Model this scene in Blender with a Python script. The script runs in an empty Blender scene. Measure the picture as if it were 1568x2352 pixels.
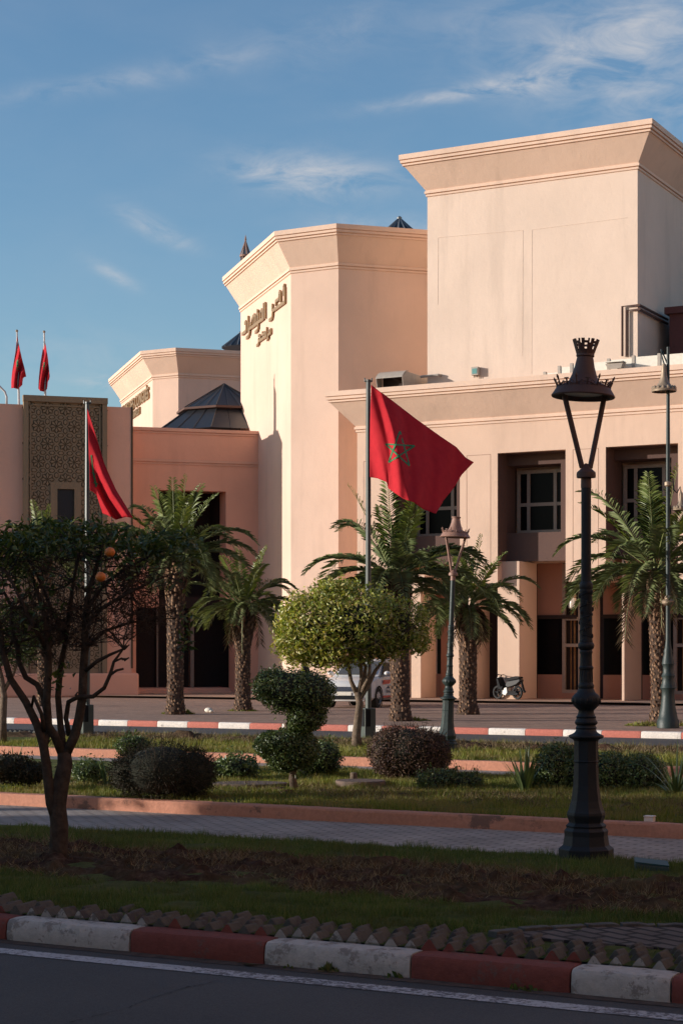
import bpy, math, random
import numpy as np
from mathutils import Vector, Matrix, noise
random.seed(7); np.random.seed(7)
S = bpy.context.scene
C = S.collection
# ------------------------------------------------------------------ camera, sky, sun, exposure
TH = math.radians(28.2)
VX, VY = -math.sin(TH), math.cos(TH)      # view direction on the ground
RX, RY = math.cos(TH), math.sin(TH)       # to the right of it
FP, CX, HZ, CAMZ = 4130.0, 784.0, 1500.0, 1.85
cam = bpy.data.cameras.new('camera'); camo = bpy.data.objects.new('camera', cam); C.objects.link(camo)
camo.location = (0, 0, CAMZ); camo.rotation_euler = (math.pi/2, 0, TH)
cam.sensor_width = 36; cam.lens = FP/2352*36; cam.shift_y = (HZ-1176)/2352
cam.clip_end = 6000; cam.clip_start = 0.2
S.camera = camo
SUN_EL, SUN_TH = math.radians(10.0), math.radians(33)
sdir = Vector((-math.cos(SUN_EL)*math.cos(SUN_TH), -math.cos(SUN_EL)*math.sin(SUN_TH), math.sin(SUN_EL)))
sun = bpy.data.lights.new('sun', 'SUN'); suno = bpy.data.objects.new('sun', sun); C.objects.link(suno)
sun.energy = 5.0; sun.angle = math.radians(.5); sun.color = (1.0, .93, .86)
suno.rotation_euler = sdir.to_track_quat('Z', 'Y').to_euler()
S.view_settings.view_transform = 'Standard'; S.view_settings.look = 'None'
S.view_settings.gamma = 1; S.view_settings.exposure = 0.2
S.cycles.max_bounces = 8; S.cycles.diffuse_bounces = 6; S.cycles.use_denoising = True
W = bpy.data.worlds.new('World'); S.world = W; W.use_nodes = True
wn, wl = W.node_tree.nodes, W.node_tree.links
wn.clear()
def N(t, **k):
    n = wn.new(t)
    for a, b in k.items(): setattr(n, a, b)
    return n
def M_(op, a, b=None, c=None, nt=None):
    n = (nt or W.node_tree).nodes.new('ShaderNodeMath'); n.operation = op
    for i, x in enumerate((a, b, c)):
        if x is None: continue
        if isinstance(x, (int, float)): n.inputs[i].default_value = x
        else: (nt or W.node_tree).links.new(x, n.inputs[i])
    return n.outputs[0]
sky = N('ShaderNodeTexSky'); sky.sky_type = 'NISHITA'; sky.sun_disc = False
sky.sun_elevation = SUN_EL; sky.sun_rotation = math.atan2(sdir.x, sdir.y) % (2*math.pi)
sky.air_density = 1.0; sky.dust_density = 0.6; sky.ozone_density = 2.0
tc = N('ShaderNodeTexCoord'); sep = N('ShaderNodeSeparateXYZ'); wl.new(tc.outputs['Generated'], sep.inputs[0])
azn = M_('ARCTAN2', sep.outputs[0], sep.outputs[1]); eln = M_('ARCSINE', sep.outputs[2])
# thin cirrus: (azimuth, elevation) centre, half sizes, tilt, strength, all as directions in the sky
def azel(u, v):
    o = (u-CX)/FP; x, y, z = VX+o*RX, VY+o*RY, (HZ-v)/FP
    l = math.sqrt(x*x+y*y+z*z); return math.atan2(x, y), math.asin(z/l)
comb = N('ShaderNodeCombineXYZ'); wl.new(azn, comb.inputs[0]); wl.new(eln, comb.inputs[1])
def noise_tex(scale, rot, loc, sx, sy, det=8, rough=.6, dist=0.0):
    mp = N('ShaderNodeMapping'); mp.inputs['Scale'].default_value = (sx, sy, 1); mp.inputs['Rotation'].default_value = (0, 0, rot); mp.inputs['Location'].default_value = loc
    wl.new(comb.outputs[0], mp.inputs[0])
    t = N('ShaderNodeTexNoise'); t.inputs['Scale'].default_value = scale; t.inputs['Detail'].default_value = det; t.inputs['Roughness'].default_value = rough
    t.inputs['Distortion'].default_value = dist
    wl.new(mp.outputs[0], t.inputs['Vector']); return t.outputs[0]
fine = noise_tex(26, .35, (3, 1, 0), 1, 2.6, 9, .62, .5)
wisp = noise_tex(9, .25, (1, 5, 0), 1, 2.2, 6, .55, .3)
total = None
for (u, v, ru, rv, tilt, st) in [(700,400,165,48,-4,1.0),(790,415,150,38,0,.75),(600,392,90,28,-10,.6),(330,505,70,22,-25,.8),(385,545,80,20,-20,.6),(262,632,62,16,-27,.8),
        (1490,60,230,110,18,1.0),(1300,130,240,70,10,.6),(1540,230,200,60,5,.8),(1080,210,240,17,8,1.0),(1250,195,140,22,4,.6),(880,535,190,36,0,1.1),(250,190,330,24,10,.45),(560,110,260,40,15,.25),(240,880,60,18,0,1.0),(150,830,240,70,0,.3),(800,80,200,50,30,.22),(1130,40,200,60,10,.4)]:
    a, e = azel(u, v); sa, se = ru/FP*.95, rv/FP*.95; t = math.radians(tilt)
    da = M_('SUBTRACT', azn, a); de = M_('SUBTRACT', eln, e)
    p = M_('ADD', M_('MULTIPLY', da, math.cos(t)/sa), M_('MULTIPLY', de, math.sin(t)/sa))
    q = M_('ADD', M_('MULTIPLY', da, -math.sin(t)/se), M_('MULTIPLY', de, math.cos(t)/se))
    g = M_('EXPONENT', M_('MULTIPLY', M_('ADD', M_('MULTIPLY', p, p), M_('MULTIPLY', q, q)), -1.0))
    g = M_('MULTIPLY', g, st)
    total = g if total is None else M_('ADD', total, g)
dens = M_('MULTIPLY', M_('MAXIMUM', M_('SUBTRACT', fine, .36), 0), 2.3)
dens2 = M_('MULTIPLY', M_('MAXIMUM', M_('SUBTRACT', wisp, .42), 0), .22)
cl = M_('ADD', M_('MULTIPLY', total, dens), dens2)
cl = M_('MINIMUM', M_('MULTIPLY', cl, .72), .7)
bgA = N('ShaderNodeBackground'); bgA.inputs[1].default_value = .148
hsv = N('ShaderNodeHueSaturation'); hsv.inputs['Saturation'].default_value = 1.12
wl.new(sky.outputs[0], hsv.inputs['Color']); tint = N('ShaderNodeMix', data_type='RGBA', blend_type='MULTIPLY'); tint.inputs[0].default_value = 1; tint.inputs[7].default_value = (1.0, 1.03, 1.09, 1); wl.new(hsv.outputs[0], tint.inputs[6]); wl.new(tint.outputs[2], bgA.inputs[0])
bgB = N('ShaderNodeBackground'); bgB.inputs[0].default_value = (.62, .60, .60, 1); bgB.inputs[1].default_value = .95
mx = N('ShaderNodeMixShader'); wl.new(cl, mx.inputs[0]); wl.new(bgA.outputs[0], mx.inputs[1]); wl.new(bgB.outputs[0], mx.inputs[2])
wo = N('ShaderNodeOutputWorld'); wl.new(mx.outputs[0], wo.inputs[0])
# ------------------------------------------------------------------ where things stand (measured off the survey view)
def P(u, v, d):
    o = (u-CX)/FP; return Vector((d*(VX+o*RX), d*(VY+o*RY), CAMZ+(HZ-v)/FP*d))
def G(u, v, z=0.0):
    return P(u, v, (CAMZ-z)*FP/(v-HZ))
def onY(u, Y):
    o = (u-CX)/FP; d = Y/(VY+o*RY); return d*(VX+o*RX), d
def XY(u, Y): return onY(u, Y)[0]
def ZY(u, v, Y): return CAMZ+(HZ-v)/FP*onY(u, Y)[1]
def line_hit(u, p0, dr):
    # view ray (x = off*d sideways, d ahead) against the plan line p0 + t*dr ; returns t, d
    o = (u-CX)/FP
    px, pd = p0[0]*RX+p0[1]*RY, p0[0]*VX+p0[1]*VY
    tx, td = dr[0]*RX+dr[1]*RY, dr[0]*VX+dr[1]*VY
    t = (o*pd-px)/(tx-o*td); return t, pd+t*td
def ZD(v, d): return CAMZ+(HZ-v)/FP*d
# ------------------------------------------------------------------ materials
MATS = {}
def newmat(name):
    m = bpy.data.materials.new(name); m.use_nodes = True; MATS[name] = m
    nt = m.node_tree; b = nt.nodes['Principled BSDF']; return m, nt, b
def nz(nt, scale, det=6, rough=.6, stretch=None, obj=True, rand=False):
    t = nt.nodes.new('ShaderNodeTexCoord'); mp = nt.nodes.new('ShaderNodeMapping')
    if stretch: mp.inputs['Scale'].default_value = stretch
    g = nt.nodes.new('ShaderNodeNewGeometry')
    nt.links.new(g.outputs['Position'] if not obj else t.outputs['Object'], mp.inputs[0])
    n = nt.nodes.new('ShaderNodeTexNoise'); n.inputs['Scale'].default_value = scale; n.inputs['Detail'].default_value = det; n.inputs['Roughness'].default_value = rough
    nt.links.new(mp.outputs[0], n.inputs['Vector']); return n.outputs[0]
def ramp(nt, fac, stops):
    r = nt.nodes.new('ShaderNodeValToRGB'); e = r.color_ramp.elements
    while len(e) < len(stops): e.new(.5)
    for i, (p, c) in enumerate(stops): e[i].position = p; e[i].color = (*c, 1)
    nt.links.new(fac, r.inputs[0]); return r.outputs[0]
def mixc(nt, fac, a, b, mode='MIX'):
    m = nt.nodes.new('ShaderNodeMix'); m.data_type = 'RGBA'; m.blend_type = mode
    for s, x in ((0, fac), (6, a), (7, b)):
        if isinstance(x, (int, float)): m.inputs[s].default_value = x
        elif isinstance(x, tuple): m.inputs[s].default_value = (*x, 1)
        else: nt.links.new(x, m.inputs[s])
    return m.outputs[2]
def bump(nt, b, h, dist, st=1.0):
    n = nt.nodes.new('ShaderNodeBump'); n.inputs['Distance'].default_value = dist; n.inputs['Strength'].default_value = st
    nt.links.new(h, n.inputs['Height']); nt.links.new(n.outputs[0], b.inputs['Normal'])
def sc(c, k): return tuple(min(1, x*k) for x in c)
def plaster(name, col, dirt=.8, bs=.007):
    m, nt, b = newmat(name)
    a = nz(nt, .35, 5, .6, obj=False); s = nz(nt, 1.1, 6, .65, (1, 1, .12), obj=False); f = nz(nt, 9, 4, .6, obj=False)
    c = ramp(nt, a, [(.3, sc(col, .93)), (.7, sc(col, 1.05))])
    c = mixc(nt, M_('MULTIPLY', M_('MAXIMUM', M_('SUBTRACT', s, .52, nt=nt), 0, nt=nt), 1.5*dirt, nt=nt), c, sc(col, .72))
    c = mixc(nt, M_('MULTIPLY', M_('MAXIMUM', M_('SUBTRACT', f, .6, nt=nt), 0, nt=nt), .6*dirt, nt=nt), c, sc(col, .8))
    nt.links.new(c, b.inputs['Base Color']); b.inputs['Roughness'].default_value = .92; b.inputs['Specular IOR Level'].default_value = .15
    h = M_('ADD', nz(nt, 2.2, 8, .7, obj=False), M_('MULTIPLY', nz(nt, 30, 3, obj=False), .1, nt=nt), nt=nt)
    bump(nt, b, h, bs*3, .8)
    return m
def simple(name, col, rough=.6, metal=0.0, var=.12, scale=8, spec=.4, bmp=0.0):
    m, nt, b = newmat(name)
    n = nz(nt, scale, 5, .6)
    c = ramp(nt, n, [(.3, sc(col, 1-var)), (.7, sc(col, 1+var))]); nt.links.new(c, b.inputs['Base Color'])
    b.inputs['Roughness'].default_value = rough; b.inputs['Metallic'].default_value = metal; b.inputs['Specular IOR Level'].default_value = spec
    if bmp: bump(nt, b, nz(nt, scale*3, 6, .7), bmp)
    return m
def leafmat(name, cols, trans=.25, rough=.5, spec=.35, patch=None):
    m, nt, b = newmat(name)
    g = nt.nodes.new('ShaderNodeNewGeometry')
    st = [(i/(len(cols)-1), c) for i, c in enumerate(cols)]
    c = ramp(nt, g.outputs['Random Per Island'], st)
    if patch:
        pn = nz(nt, 1.6, 6, .7, obj=False); pm = nz(nt, .45, 3, .6, obj=False)
        c = mixc(nt, ramp(nt, pn, [(.46, (0, 0, 0)), (.62, (.85, .85, .85))]), c, patch); c = mixc(nt, .6, c, ramp(nt, pm, [(.35, (.55, .6, .5)), (.65, (1.25, 1.2, 1.1))]), 'MULTIPLY')
    nt.links.new(c, b.inputs['Base Color']); b.inputs['Roughness'].default_value = rough; b.inputs['Specular IOR Level'].default_value = spec
    tr = nt.nodes.new('ShaderNodeBsdfTranslucent'); c2 = mixc(nt, 1.0, c, (1.0, .95, .45), 'MULTIPLY'); nt.links.new(c2, tr.inputs[0])
    mxs = nt.nodes.new('ShaderNodeMixShader'); mxs.inputs[0].default_value = trans
    nt.links.new(b.outputs[0], mxs.inputs[1]); nt.links.new(tr.outputs[0], mxs.inputs[2])
    nt.links.new(mxs.outputs[0], nt.nodes['Material Output'].inputs[0]); return m
m_wing = plaster('plaster_wing', (.65, .455, .34), 1.7)
m_tall = plaster('plaster_tall', (.68, .525, .42), 1.6)
m_tower = plaster('plaster_tower', (.68, .48, .37), 1.3)
m_trim = plaster('plaster_trim', (.70, .50, .38), 1.3)
m_pink = plaster('plaster_pink', (.78, .40, .275), .9)
m_pink2 = plaster('plaster_pinkgrey', (.72, .40, .285), .9)
m_brown = plaster('plaster_brown', (.115, .07, .058), .6)
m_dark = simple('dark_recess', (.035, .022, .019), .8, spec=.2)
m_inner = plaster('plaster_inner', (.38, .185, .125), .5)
m_column = plaster('plaster_column', (.64, .45, .335), .5)
m_groove_shade = simple('groove_shade', (.30, .17, .12), .9)
m_stone = plaster('carved_stone', (.27, .19, .12), 1.6, .02)
m_stone_d = plaster('dark_stone_groove_shade', (.11, .075, .045), 1.4, .02)  # dark stone of the edge strip; in the relief it paints groove shade
m_frame = simple('window_frame_paint', (.30, .22, .17), .5)
m_white = simple('white_paint', (.70, .64, .54), .7, var=.08)
m_grey = simple('grey_metal', (.36, .31, .26), .5)
m_iron = simple('dark_iron', (.010, .012, .015), .6, .0, spec=.35, bmp=.004)
m_irong = simple('green_iron', (.020, .032, .029), .5, .0, spec=.4, bmp=.004)
m_rust = simple('brown_lamp_paint', (.26, .14, .10), .55, bmp=.003)
m_rustd = simple('dark_brown_lamp_paint', (.075, .040, .032), .6, bmp=.003)
m_bronze = simple('bronze', (.30, .22, .15), .5, .3)
m_letter = simple('letter_bronze', (.30, .19, .095), .45, .35)
m_pole = simple('pole_paint', (.055, .068, .058), .45, spec=.5)
m_black = simple('black_plastic', (.010, .010, .011), .7, spec=.15)
m_rubber = simple('rubber', (.02, .02, .02), .85)
m_glassd, _nt, _b = newmat('dark_glass'); _b.inputs['Base Color'].default_value = (.012, .012, .013, 1); _b.inputs['Roughness'].default_value = .12; _b.inputs['Specular IOR Level'].default_value = .12
_b.inputs['Base Color'].default_value = (.006, .0055, .006, 1); _b.inputs['Roughness'].default_value = .25; _b.inputs['Specular IOR Level'].default_value = .05
m_skyl = simple('skylight_sheet', (.022, .023, .026), .35, spec=.45)
m_skyl2 = simple('skylight_pane', (.22, .23, .24), .2, spec=.6)
m_curtain = simple('curtain', (.34, .16, .06), .8, var=.3, scale=3)
# red flag cloth
m_flag, _nt, _b = newmat('flag_red_cloth')
_b.inputs['Roughness'].default_value = .8; _b.inputs['Specular IOR Level'].default_value = .1
_c = ramp(_nt, nz(_nt, 6, 4), [(.3, (.40, .016, .024)), (.7, (.48, .022, .030))]); _nt.links.new(_c, _b.inputs['Base Color'])
bump(_nt, _b, nz(_nt, 60, 3), .002)
_t = _nt.nodes.new('ShaderNodeBsdfTranslucent'); _t.inputs[0].default_value = (.55, .02, .03, 1); _m = _nt.nodes.new('ShaderNodeMixShader'); _m.inputs[0].default_value = .05
_nt.links.new(_b.outputs[0], _m.inputs[1]); _nt.links.new(_t.outputs[0], _m.inputs[2]); _nt.links.new(_m.outputs[0], _nt.nodes['Material Output'].inputs[0])
m_star = simple('flag_green_cloth', (.012, .15, .055), .6, spec=.25)
def paving(name, c1, c2, mort, scale, bw=.5, rh=.25, rot=0.0, bd=.01, ms=.02):
    m, nt, b = newmat(name)
    g = nt.nodes.new('ShaderNodeNewGeometry'); mp = nt.nodes.new('ShaderNodeMapping'); mp.inputs['Rotation'].default_value = (0, 0, rot)
    nt.links.new(g.outputs['Position'], mp.inputs[0])
    br = nt.nodes.new('ShaderNodeTexBrick'); nt.links.new(mp.outputs[0], br.inputs['Vector'])
    br.inputs['Scale'].default_value = scale; br.inputs['Brick Width'].default_value = bw; br.inputs['Row Height'].default_value = rh; br.inputs['Mortar Size'].default_value = ms
    br.inputs['Color1'].default_value = (*c1, 1); br.inputs['Color2'].default_value = (*c2, 1); br.inputs['Mortar'].default_value = (*mort, 1)
    n = nz(nt, 1.3, 6, .65, obj=False); c = mixc(nt, .75, br.outputs['Color'], ramp(nt, n, [(.3, (.55, .55, .55)), (.7, (1.25, 1.2, 1.15))]), 'MULTIPLY')
    nt.links.new(c, b.inputs['Base Color']); b.inputs['Roughness'].default_value = .9; b.inputs['Specular IOR Level'].default_value = .2
    h = M_('SUBTRACT', M_('MULTIPLY', nz(nt, 14, 5, .7, obj=False), .8, nt=nt), br.outputs['Fac'], nt=nt)
    bump(nt, b, h, bd); return m
m_pathm = paving('path_pavers', (.43, .375, .33), (.38, .33, .29), (.26, .22, .19), 1, .22, .11, .0, .012)
m_walk = paving('sidewalk_pavers', (.50, .325, .245), (.42, .27, .205), (.24, .155, .115), 1, .24, .12, .785, .012)
m_disc = paving('circle_pavers', (.155, .125, .11), (.115, .095, .085), (.035, .03, .028), 1, .26, .13, .55, .02)
def grassm(name, cols, sc_=5):
    m, nt, b = newmat(name)
    n = nz(nt, sc_, 8, .7, obj=False); n2 = nz(nt, .9, 4, .6, obj=False)
    c = ramp(nt, n, [(.3, cols[0]), (.5, cols[1]), (.7, cols[2])]); c = mixc(nt, ramp(nt, n2, [(.45, (0, 0, 0)), (.65, (.6, .6, .6))]), c, (.13, .10, .045))
    nt.links.new(c, b.inputs['Base Color']); b.inputs['Roughness'].default_value = .95; b.inputs['Specular IOR Level'].default_value = .1
    bump(nt, b, nz(nt, 40, 6, .8, obj=False), .03); return m
m_lawn = grassm('lawn_base', [(.05, .065, .018), (.09, .11, .03), (.15, .155, .05)])
m_soil = grassm('soil', [(.018, .009, .006), (.075, .040, .025), (.17, .105, .068)], 9)
m_asph, _nt, _b = newmat('asphalt'); _n = nz(_nt, 90, 4, .8, obj=False); _n2 = nz(_nt, .7, 5, .6, obj=False)
_c = mixc(_nt, .5, ramp(_nt, _n, [(.35, (.022, .021, .021)), (.7, (.12, .115, .11))]), ramp(_nt, _n2, [(.3, (.04, .037, .037)), (.7, (.085, .078, .075))]))
_nt.links.new(_c, _b.inputs['Base Color']); _b.inputs['Roughness'].default_value = .85; bump(_nt, _b, _n, .006)
def worn(name, col, under=(.22, .2, .18), amt=.55, sc_=4, bs=.012):
    m, nt, b = newmat(name)
    n = nz(nt, sc_, 9, .75, obj=False); n2 = nz(nt, 1.3, 3, obj=False)
    f = M_('ADD', n, M_('MULTIPLY', n2, .35, nt=nt), nt=nt)
    k = ramp(nt, f, [(amt+.19, (0, 0, 0)), (amt+.25, (1, 1, 1))])
    base = ramp(nt, nz(nt, 22, 5, obj=False), [(.3, sc(col, .82)), (.7, sc(col, 1.05))])
    c = mixc(nt, k, base, under); nt.links.new(c, b.inputs['Base Color']); b.inputs['Roughness'].default_value = .85; b.inputs['Specular IOR Level'].default_value = .25
    bump(nt, b, nz(nt, 18, 8, .75, obj=False), bs); return m
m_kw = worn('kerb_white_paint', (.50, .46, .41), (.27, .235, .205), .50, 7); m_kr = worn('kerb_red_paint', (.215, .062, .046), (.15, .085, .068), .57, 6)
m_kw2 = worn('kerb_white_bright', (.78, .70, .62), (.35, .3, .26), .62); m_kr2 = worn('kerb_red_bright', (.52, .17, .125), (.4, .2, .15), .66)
m_kpink = worn('kerb_pink_paint', (.52, .235, .15), (.20, .11, .08), .58, 2.5)
m_conc = worn('concrete_brick', (.105, .097, .082), (.07, .06, .055), .5)
m_line = worn('line_paint', (.46, .45, .45), (.13, .12, .12), .47, 30, .003)
m_bark = simple('bark', (.075, .055, .042), .95, var=.4, scale=14, spec=.1, bmp=.02)
m_barkl = simple('bark_light', (.17, .125, .09), .95, var=.35, scale=14, spec=.1, bmp=.02)
m_palmb = leafmat('palm_bark', [(.045, .027, .018), (.085, .052, .034), (.14, .09, .06), (.06, .036, .024)], .0, .95, .1)
m_palmst = leafmat('palm_boots', [(.07, .035, .02), (.15, .08, .045), (.27, .165, .10), (.10, .05, .03)], .0, .9, .15)
m_frond = leafmat('palm_leaflets', [(.08, .11, .04), (.14, .18, .06), (.24, .27, .12), (.11, .145, .05)], .3, .4, .5)
m_frondy = leafmat('palm_leaflets_young', [(.13, .18, .03), (.20, .25, .05), (.26, .29, .08)], .35, .4, .5)
m_rachis = simple('palm_rachis', (.20, .22, .08), .6)
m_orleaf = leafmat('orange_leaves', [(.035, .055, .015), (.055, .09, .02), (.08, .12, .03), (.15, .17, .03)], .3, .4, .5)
m_orleaf2 = leafmat('orange_leaves_sunny', [(.15, .21, .03), (.30, .35, .05), (.50, .46, .10), (.22, .28, .04), (.62, .50, .22), (.16, .22, .03)], .35, .4, .5)  # sunlit copy of the orange leaves, sun brightness put into the colour
m_hedge = leafmat('hedge_leaves', [(.05, .08, .022), (.09, .135, .035), (.17, .21, .07), (.07, .11, .028)], .2, .35, .5)
m_bushd = leafmat('dry_bush_leaves', [(.022, .026, .012), (.042, .038, .022), (.065, .052, .032), (.028, .034, .015)], .1, .7, .2)
m_purple = leafmat('purple_leaves', [(.065, .035, .035), (.12, .065, .05), (.17, .11, .06), (.085, .045, .045)], .15, .6, .3)
m_blade = leafmat('sunlit_grass_blades', [(.10, .14, .02), (.17, .21, .035), (.24, .25, .055), (.30, .24, .09)], .35, .6, .2, (.26, .20, .10))  # sunlit copy of the grass, low sun put into its brighter, yellower colour
m_blades = leafmat('shaded_grass_blades', [(.05, .095, .022), (.09, .15, .035), (.14, .19, .055), (.20, .20, .09)], .3, .6, .2, (.12, .13, .05))  # shaded copy of the grass, foreground shade put into its darker green
m_straw = leafmat('dry_straw', [(.18, .125, .07), (.30, .23, .13), (.10, .065, .035), (.06, .037, .022)], .1, .8, .15)
m_spear = leafmat('spear_leaves', [(.05, .075, .03), (.10, .14, .05), (.16, .19, .08)], .2, .4, .5)
m_orange, _nt, _b = newmat('orange_peel'); _b.inputs['Base Color'].default_value = (.62, .17, .02, 1); _b.inputs['Roughness'].default_value = .45
bump(_nt, _b, nz(_nt, 120, 2), .003)
# ------------------------------------------------------------------ mesh helpers
def org(o):
    p = Vector((0, 0, 0))
    while o is not None: p += o.location; o = o.parent
    return p
def tag(o, label=None, cat=None, group=None, kind=None):
    for k, x in (('label', label), ('category', cat), ('group', group), ('kind', kind)):
        if x: o[k] = x
    return o
def empty(name, loc, label=None, cat=None, group=None):
    o = bpy.data.objects.new(name, None); o.location = loc; C.objects.link(o); o.empty_display_size = .1
    return tag(o, label, cat, group)
class MB:
    def __init__(s): s.v = []; s.f = []
    def add(s, vs, fs):
        k = len(s.v); s.v += [tuple(x) for x in vs]; s.f += [tuple(i+k for i in f) for f in fs]
    def box(s, x0, x1, y0, y1, z0, z1):
        s.add([(x0,y0,z0),(x1,y0,z0),(x1,y1,z0),(x0,y1,z0),(x0,y0,z1),(x1,y0,z1),(x1,y1,z1),(x0,y1,z1)],
              [(0,3,2,1),(4,5,6,7),(0,1,5,4),(1,2,6,5),(2,3,7,6),(3,0,4,7)])
    def lbox(s, p, a, n, t0, t1, n0, n1, z0, z1):
        # box in a plan frame: origin p, along a, outward n
        q = [(p[0]+a[0]*t+n[0]*m, p[1]+a[1]*t+n[1]*m) for t, m in ((t0,n1),(t1,n1),(t1,n0),(t0,n0))]
        s.prism(q, z0, z1)
    def prism(s, q, z0, z1):
        n = len(q); s.add([(x,y,z0) for x,y in q]+[(x,y,z1) for x,y in q],
            [tuple(range(n-1,-1,-1)), tuple(range(n,2*n))]+[(i,(i+1)%n,n+(i+1)%n,n+i) for i in range(n)])
    def lathe(s, prof, c, n=24, rot=0, cap=True, ax=None):
        vs = []; m = len(prof)
        for r, z in prof:
            for i in range(n):
                a = rot+2*math.pi*i/n; vs.append((r*math.cos(a), r*math.sin(a), z))
        fs = [(j*n+i, j*n+(i+1)%n, (j+1)*n+(i+1)%n, (j+1)*n+i) for j in range(m-1) for i in range(n)]
        if cap: fs += [tuple(range(n-1,-1,-1)), tuple((m-1)*n+i for i in range(n))]
        if ax is not None: vs = [ax @ Vector(v) for v in vs]
        s.add([(c[0]+v[0], c[1]+v[1], c[2]+v[2]) for v in vs], fs)
    def tube(s, pts, rad, n=8, caps=True):
        pts = [Vector(p) for p in pts]; m = len(pts)
        if isinstance(rad, (int, float)): rad = [rad]*m
        k = len(s.v); up = Vector((0, 0, 1)); prev = None
        for i, p in enumerate(pts):
            t = (pts[min(i+1, m-1)]-pts[max(i-1, 0)])
            if t.length < 1e-9: t = Vector((0, 0, 1))
            t.normalize()
            if prev is None:
                a = t.cross(up)
                if a.length < .05: a = t.cross(Vector((1, 0, 0)))
            else: a = prev-t*prev.dot(t)
            if a.length < 1e-6: a = t.orthogonal()
            a.normalize(); b = t.cross(a); prev = a
            for j in range(n):
                w = 2*math.pi*j/n; q = p+(a*math.cos(w)+b*math.sin(w))*rad[i]; s.v.append((q.x, q.y, q.z))
        for i in range(m-1):
            for j in range(n): s.f.append((k+i*n+j, k+(i+1)*n+j, k+(i+1)*n+(j+1)%n, k+i*n+(j+1)%n))
        if caps: s.f.append(tuple(k+j for j in range(n))); s.f.append(tuple(k+(m-1)*n+j for j in range(n-1, -1, -1)))
    def ball(s, c, r, nu=12, nv=8):
        rr = (r, r, r) if isinstance(r, (int, float)) else r; k = len(s.v)
        for i in range(nv+1):
            a = math.pi*i/nv
            for j in range(nu):
                b = 2*math.pi*j/nu; s.v.append((c[0]+rr[0]*math.sin(a)*math.cos(b), c[1]+rr[1]*math.sin(a)*math.sin(b), c[2]-rr[2]*math.cos(a)))
        for i in range(nv):
            for j in range(nu): s.f.append((k+i*nu+j, k+i*nu+(j+1)%nu, k+(i+1)*nu+(j+1)%nu, k+(i+1)*nu+j))
    def sweep(s, poly, prof, closed=False):
        # profile (outward offset, z) carried along a plan line with mitred corners; outward = right of the direction
        n = len(poly); k = len(s.v); m = len(prof)
        for i in range(n):
            p = Vector(poly[i]); ds = []
            if i > 0 or closed: ds.append((p-Vector(poly[i-1])).normalized())
            if i < n-1 or closed: ds.append((Vector(poly[(i+1) % n])-p).normalized())
            ns = [Vector((d.y, -d.x)) for d in ds]
            o = ns[0] if len(ns) == 1 else (ns[0]+ns[1])/(1+ns[0].dot(ns[1]))
            for w, z in prof: q = p+o*w; s.v.append((q.x, q.y, z))
        for i in range(n if closed else n-1):
            for j in range(m-1): s.f.append((k+i*m+j, k+((i+1) % n)*m+j, k+((i+1) % n)*m+j+1, k+i*m+j+1))
    def build(s, name, mat, parent=None, smooth=False, loc=None, bev=0.0):
        me = bpy.data.meshes.new(name)
        if parent is not None: L = org(parent)
        elif loc is not None: L = Vector(loc)
        else:
            a = np.array(s.v); L = Vector(((a[:,0].min()+a[:,0].max())/2, (a[:,1].min()+a[:,1].max())/2, a[:,2].min()))
        me.from_pydata([(x-L.x, y-L.y, z-L.z) for x, y, z in s.v], [], s.f); me.update()
        if smooth: me.polygons.foreach_set('use_smooth', [True]*len(me.polygons))
        o = bpy.data.objects.new(name, me); me.materials.append(mat); C.objects.link(o)
        if parent is not None: o.parent = parent
        else: o.location = L
        if smooth == 'auto':
            me.polygons.foreach_set('use_smooth', [True]*len(me.polygons)); me.set_sharp_from_angle(angle=math.radians(35))
        if bev:
            b = o.modifiers.new('bevel', 'BEVEL'); b.width = bev; b.segments = 2; b.limit_method = 'ANGLE'
        return o
def copy_tree(o, parent=None):
    c = o.copy(); C.objects.link(c)
    if parent is not None: c.parent = parent
    for ch in [x for x in o.children]: copy_tree(ch, c)
    return c
def npmesh(name, V, quads, mat, parent=None, loc=None, tri=False):
    V = np.asarray(V, dtype=np.float32).reshape(-1, 3); Fq = np.asarray(quads, dtype=np.int32); k = 3 if tri else 4
    L = np.array(org(parent)) if parent is not None else np.array(loc if loc is not None else (0, 0, 0))
    V = V-L.astype(np.float32)
    me = bpy.data.meshes.new(name); me.vertices.add(len(V)); me.vertices.foreach_set('co', V.ravel())
    nf = len(Fq); me.loops.add(nf*k); me.loops.foreach_set('vertex_index', Fq.ravel()); me.polygons.add(nf)
    me.polygons.foreach_set('loop_start', np.arange(nf, dtype=np.int32)*k); me.polygons.foreach_set('loop_total', np.full(nf, k, dtype=np.int32))
    me.update(calc_edges=True); me.validate()
    o = bpy.data.objects.new(name, me); me.materials.append(mat); C.objects.link(o)
    if parent is not None: o.parent = parent
    else: o.location = L
    return o
def unit(a): return a/np.maximum(np.linalg.norm(a, axis=-1, keepdims=True), 1e-9)
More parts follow.
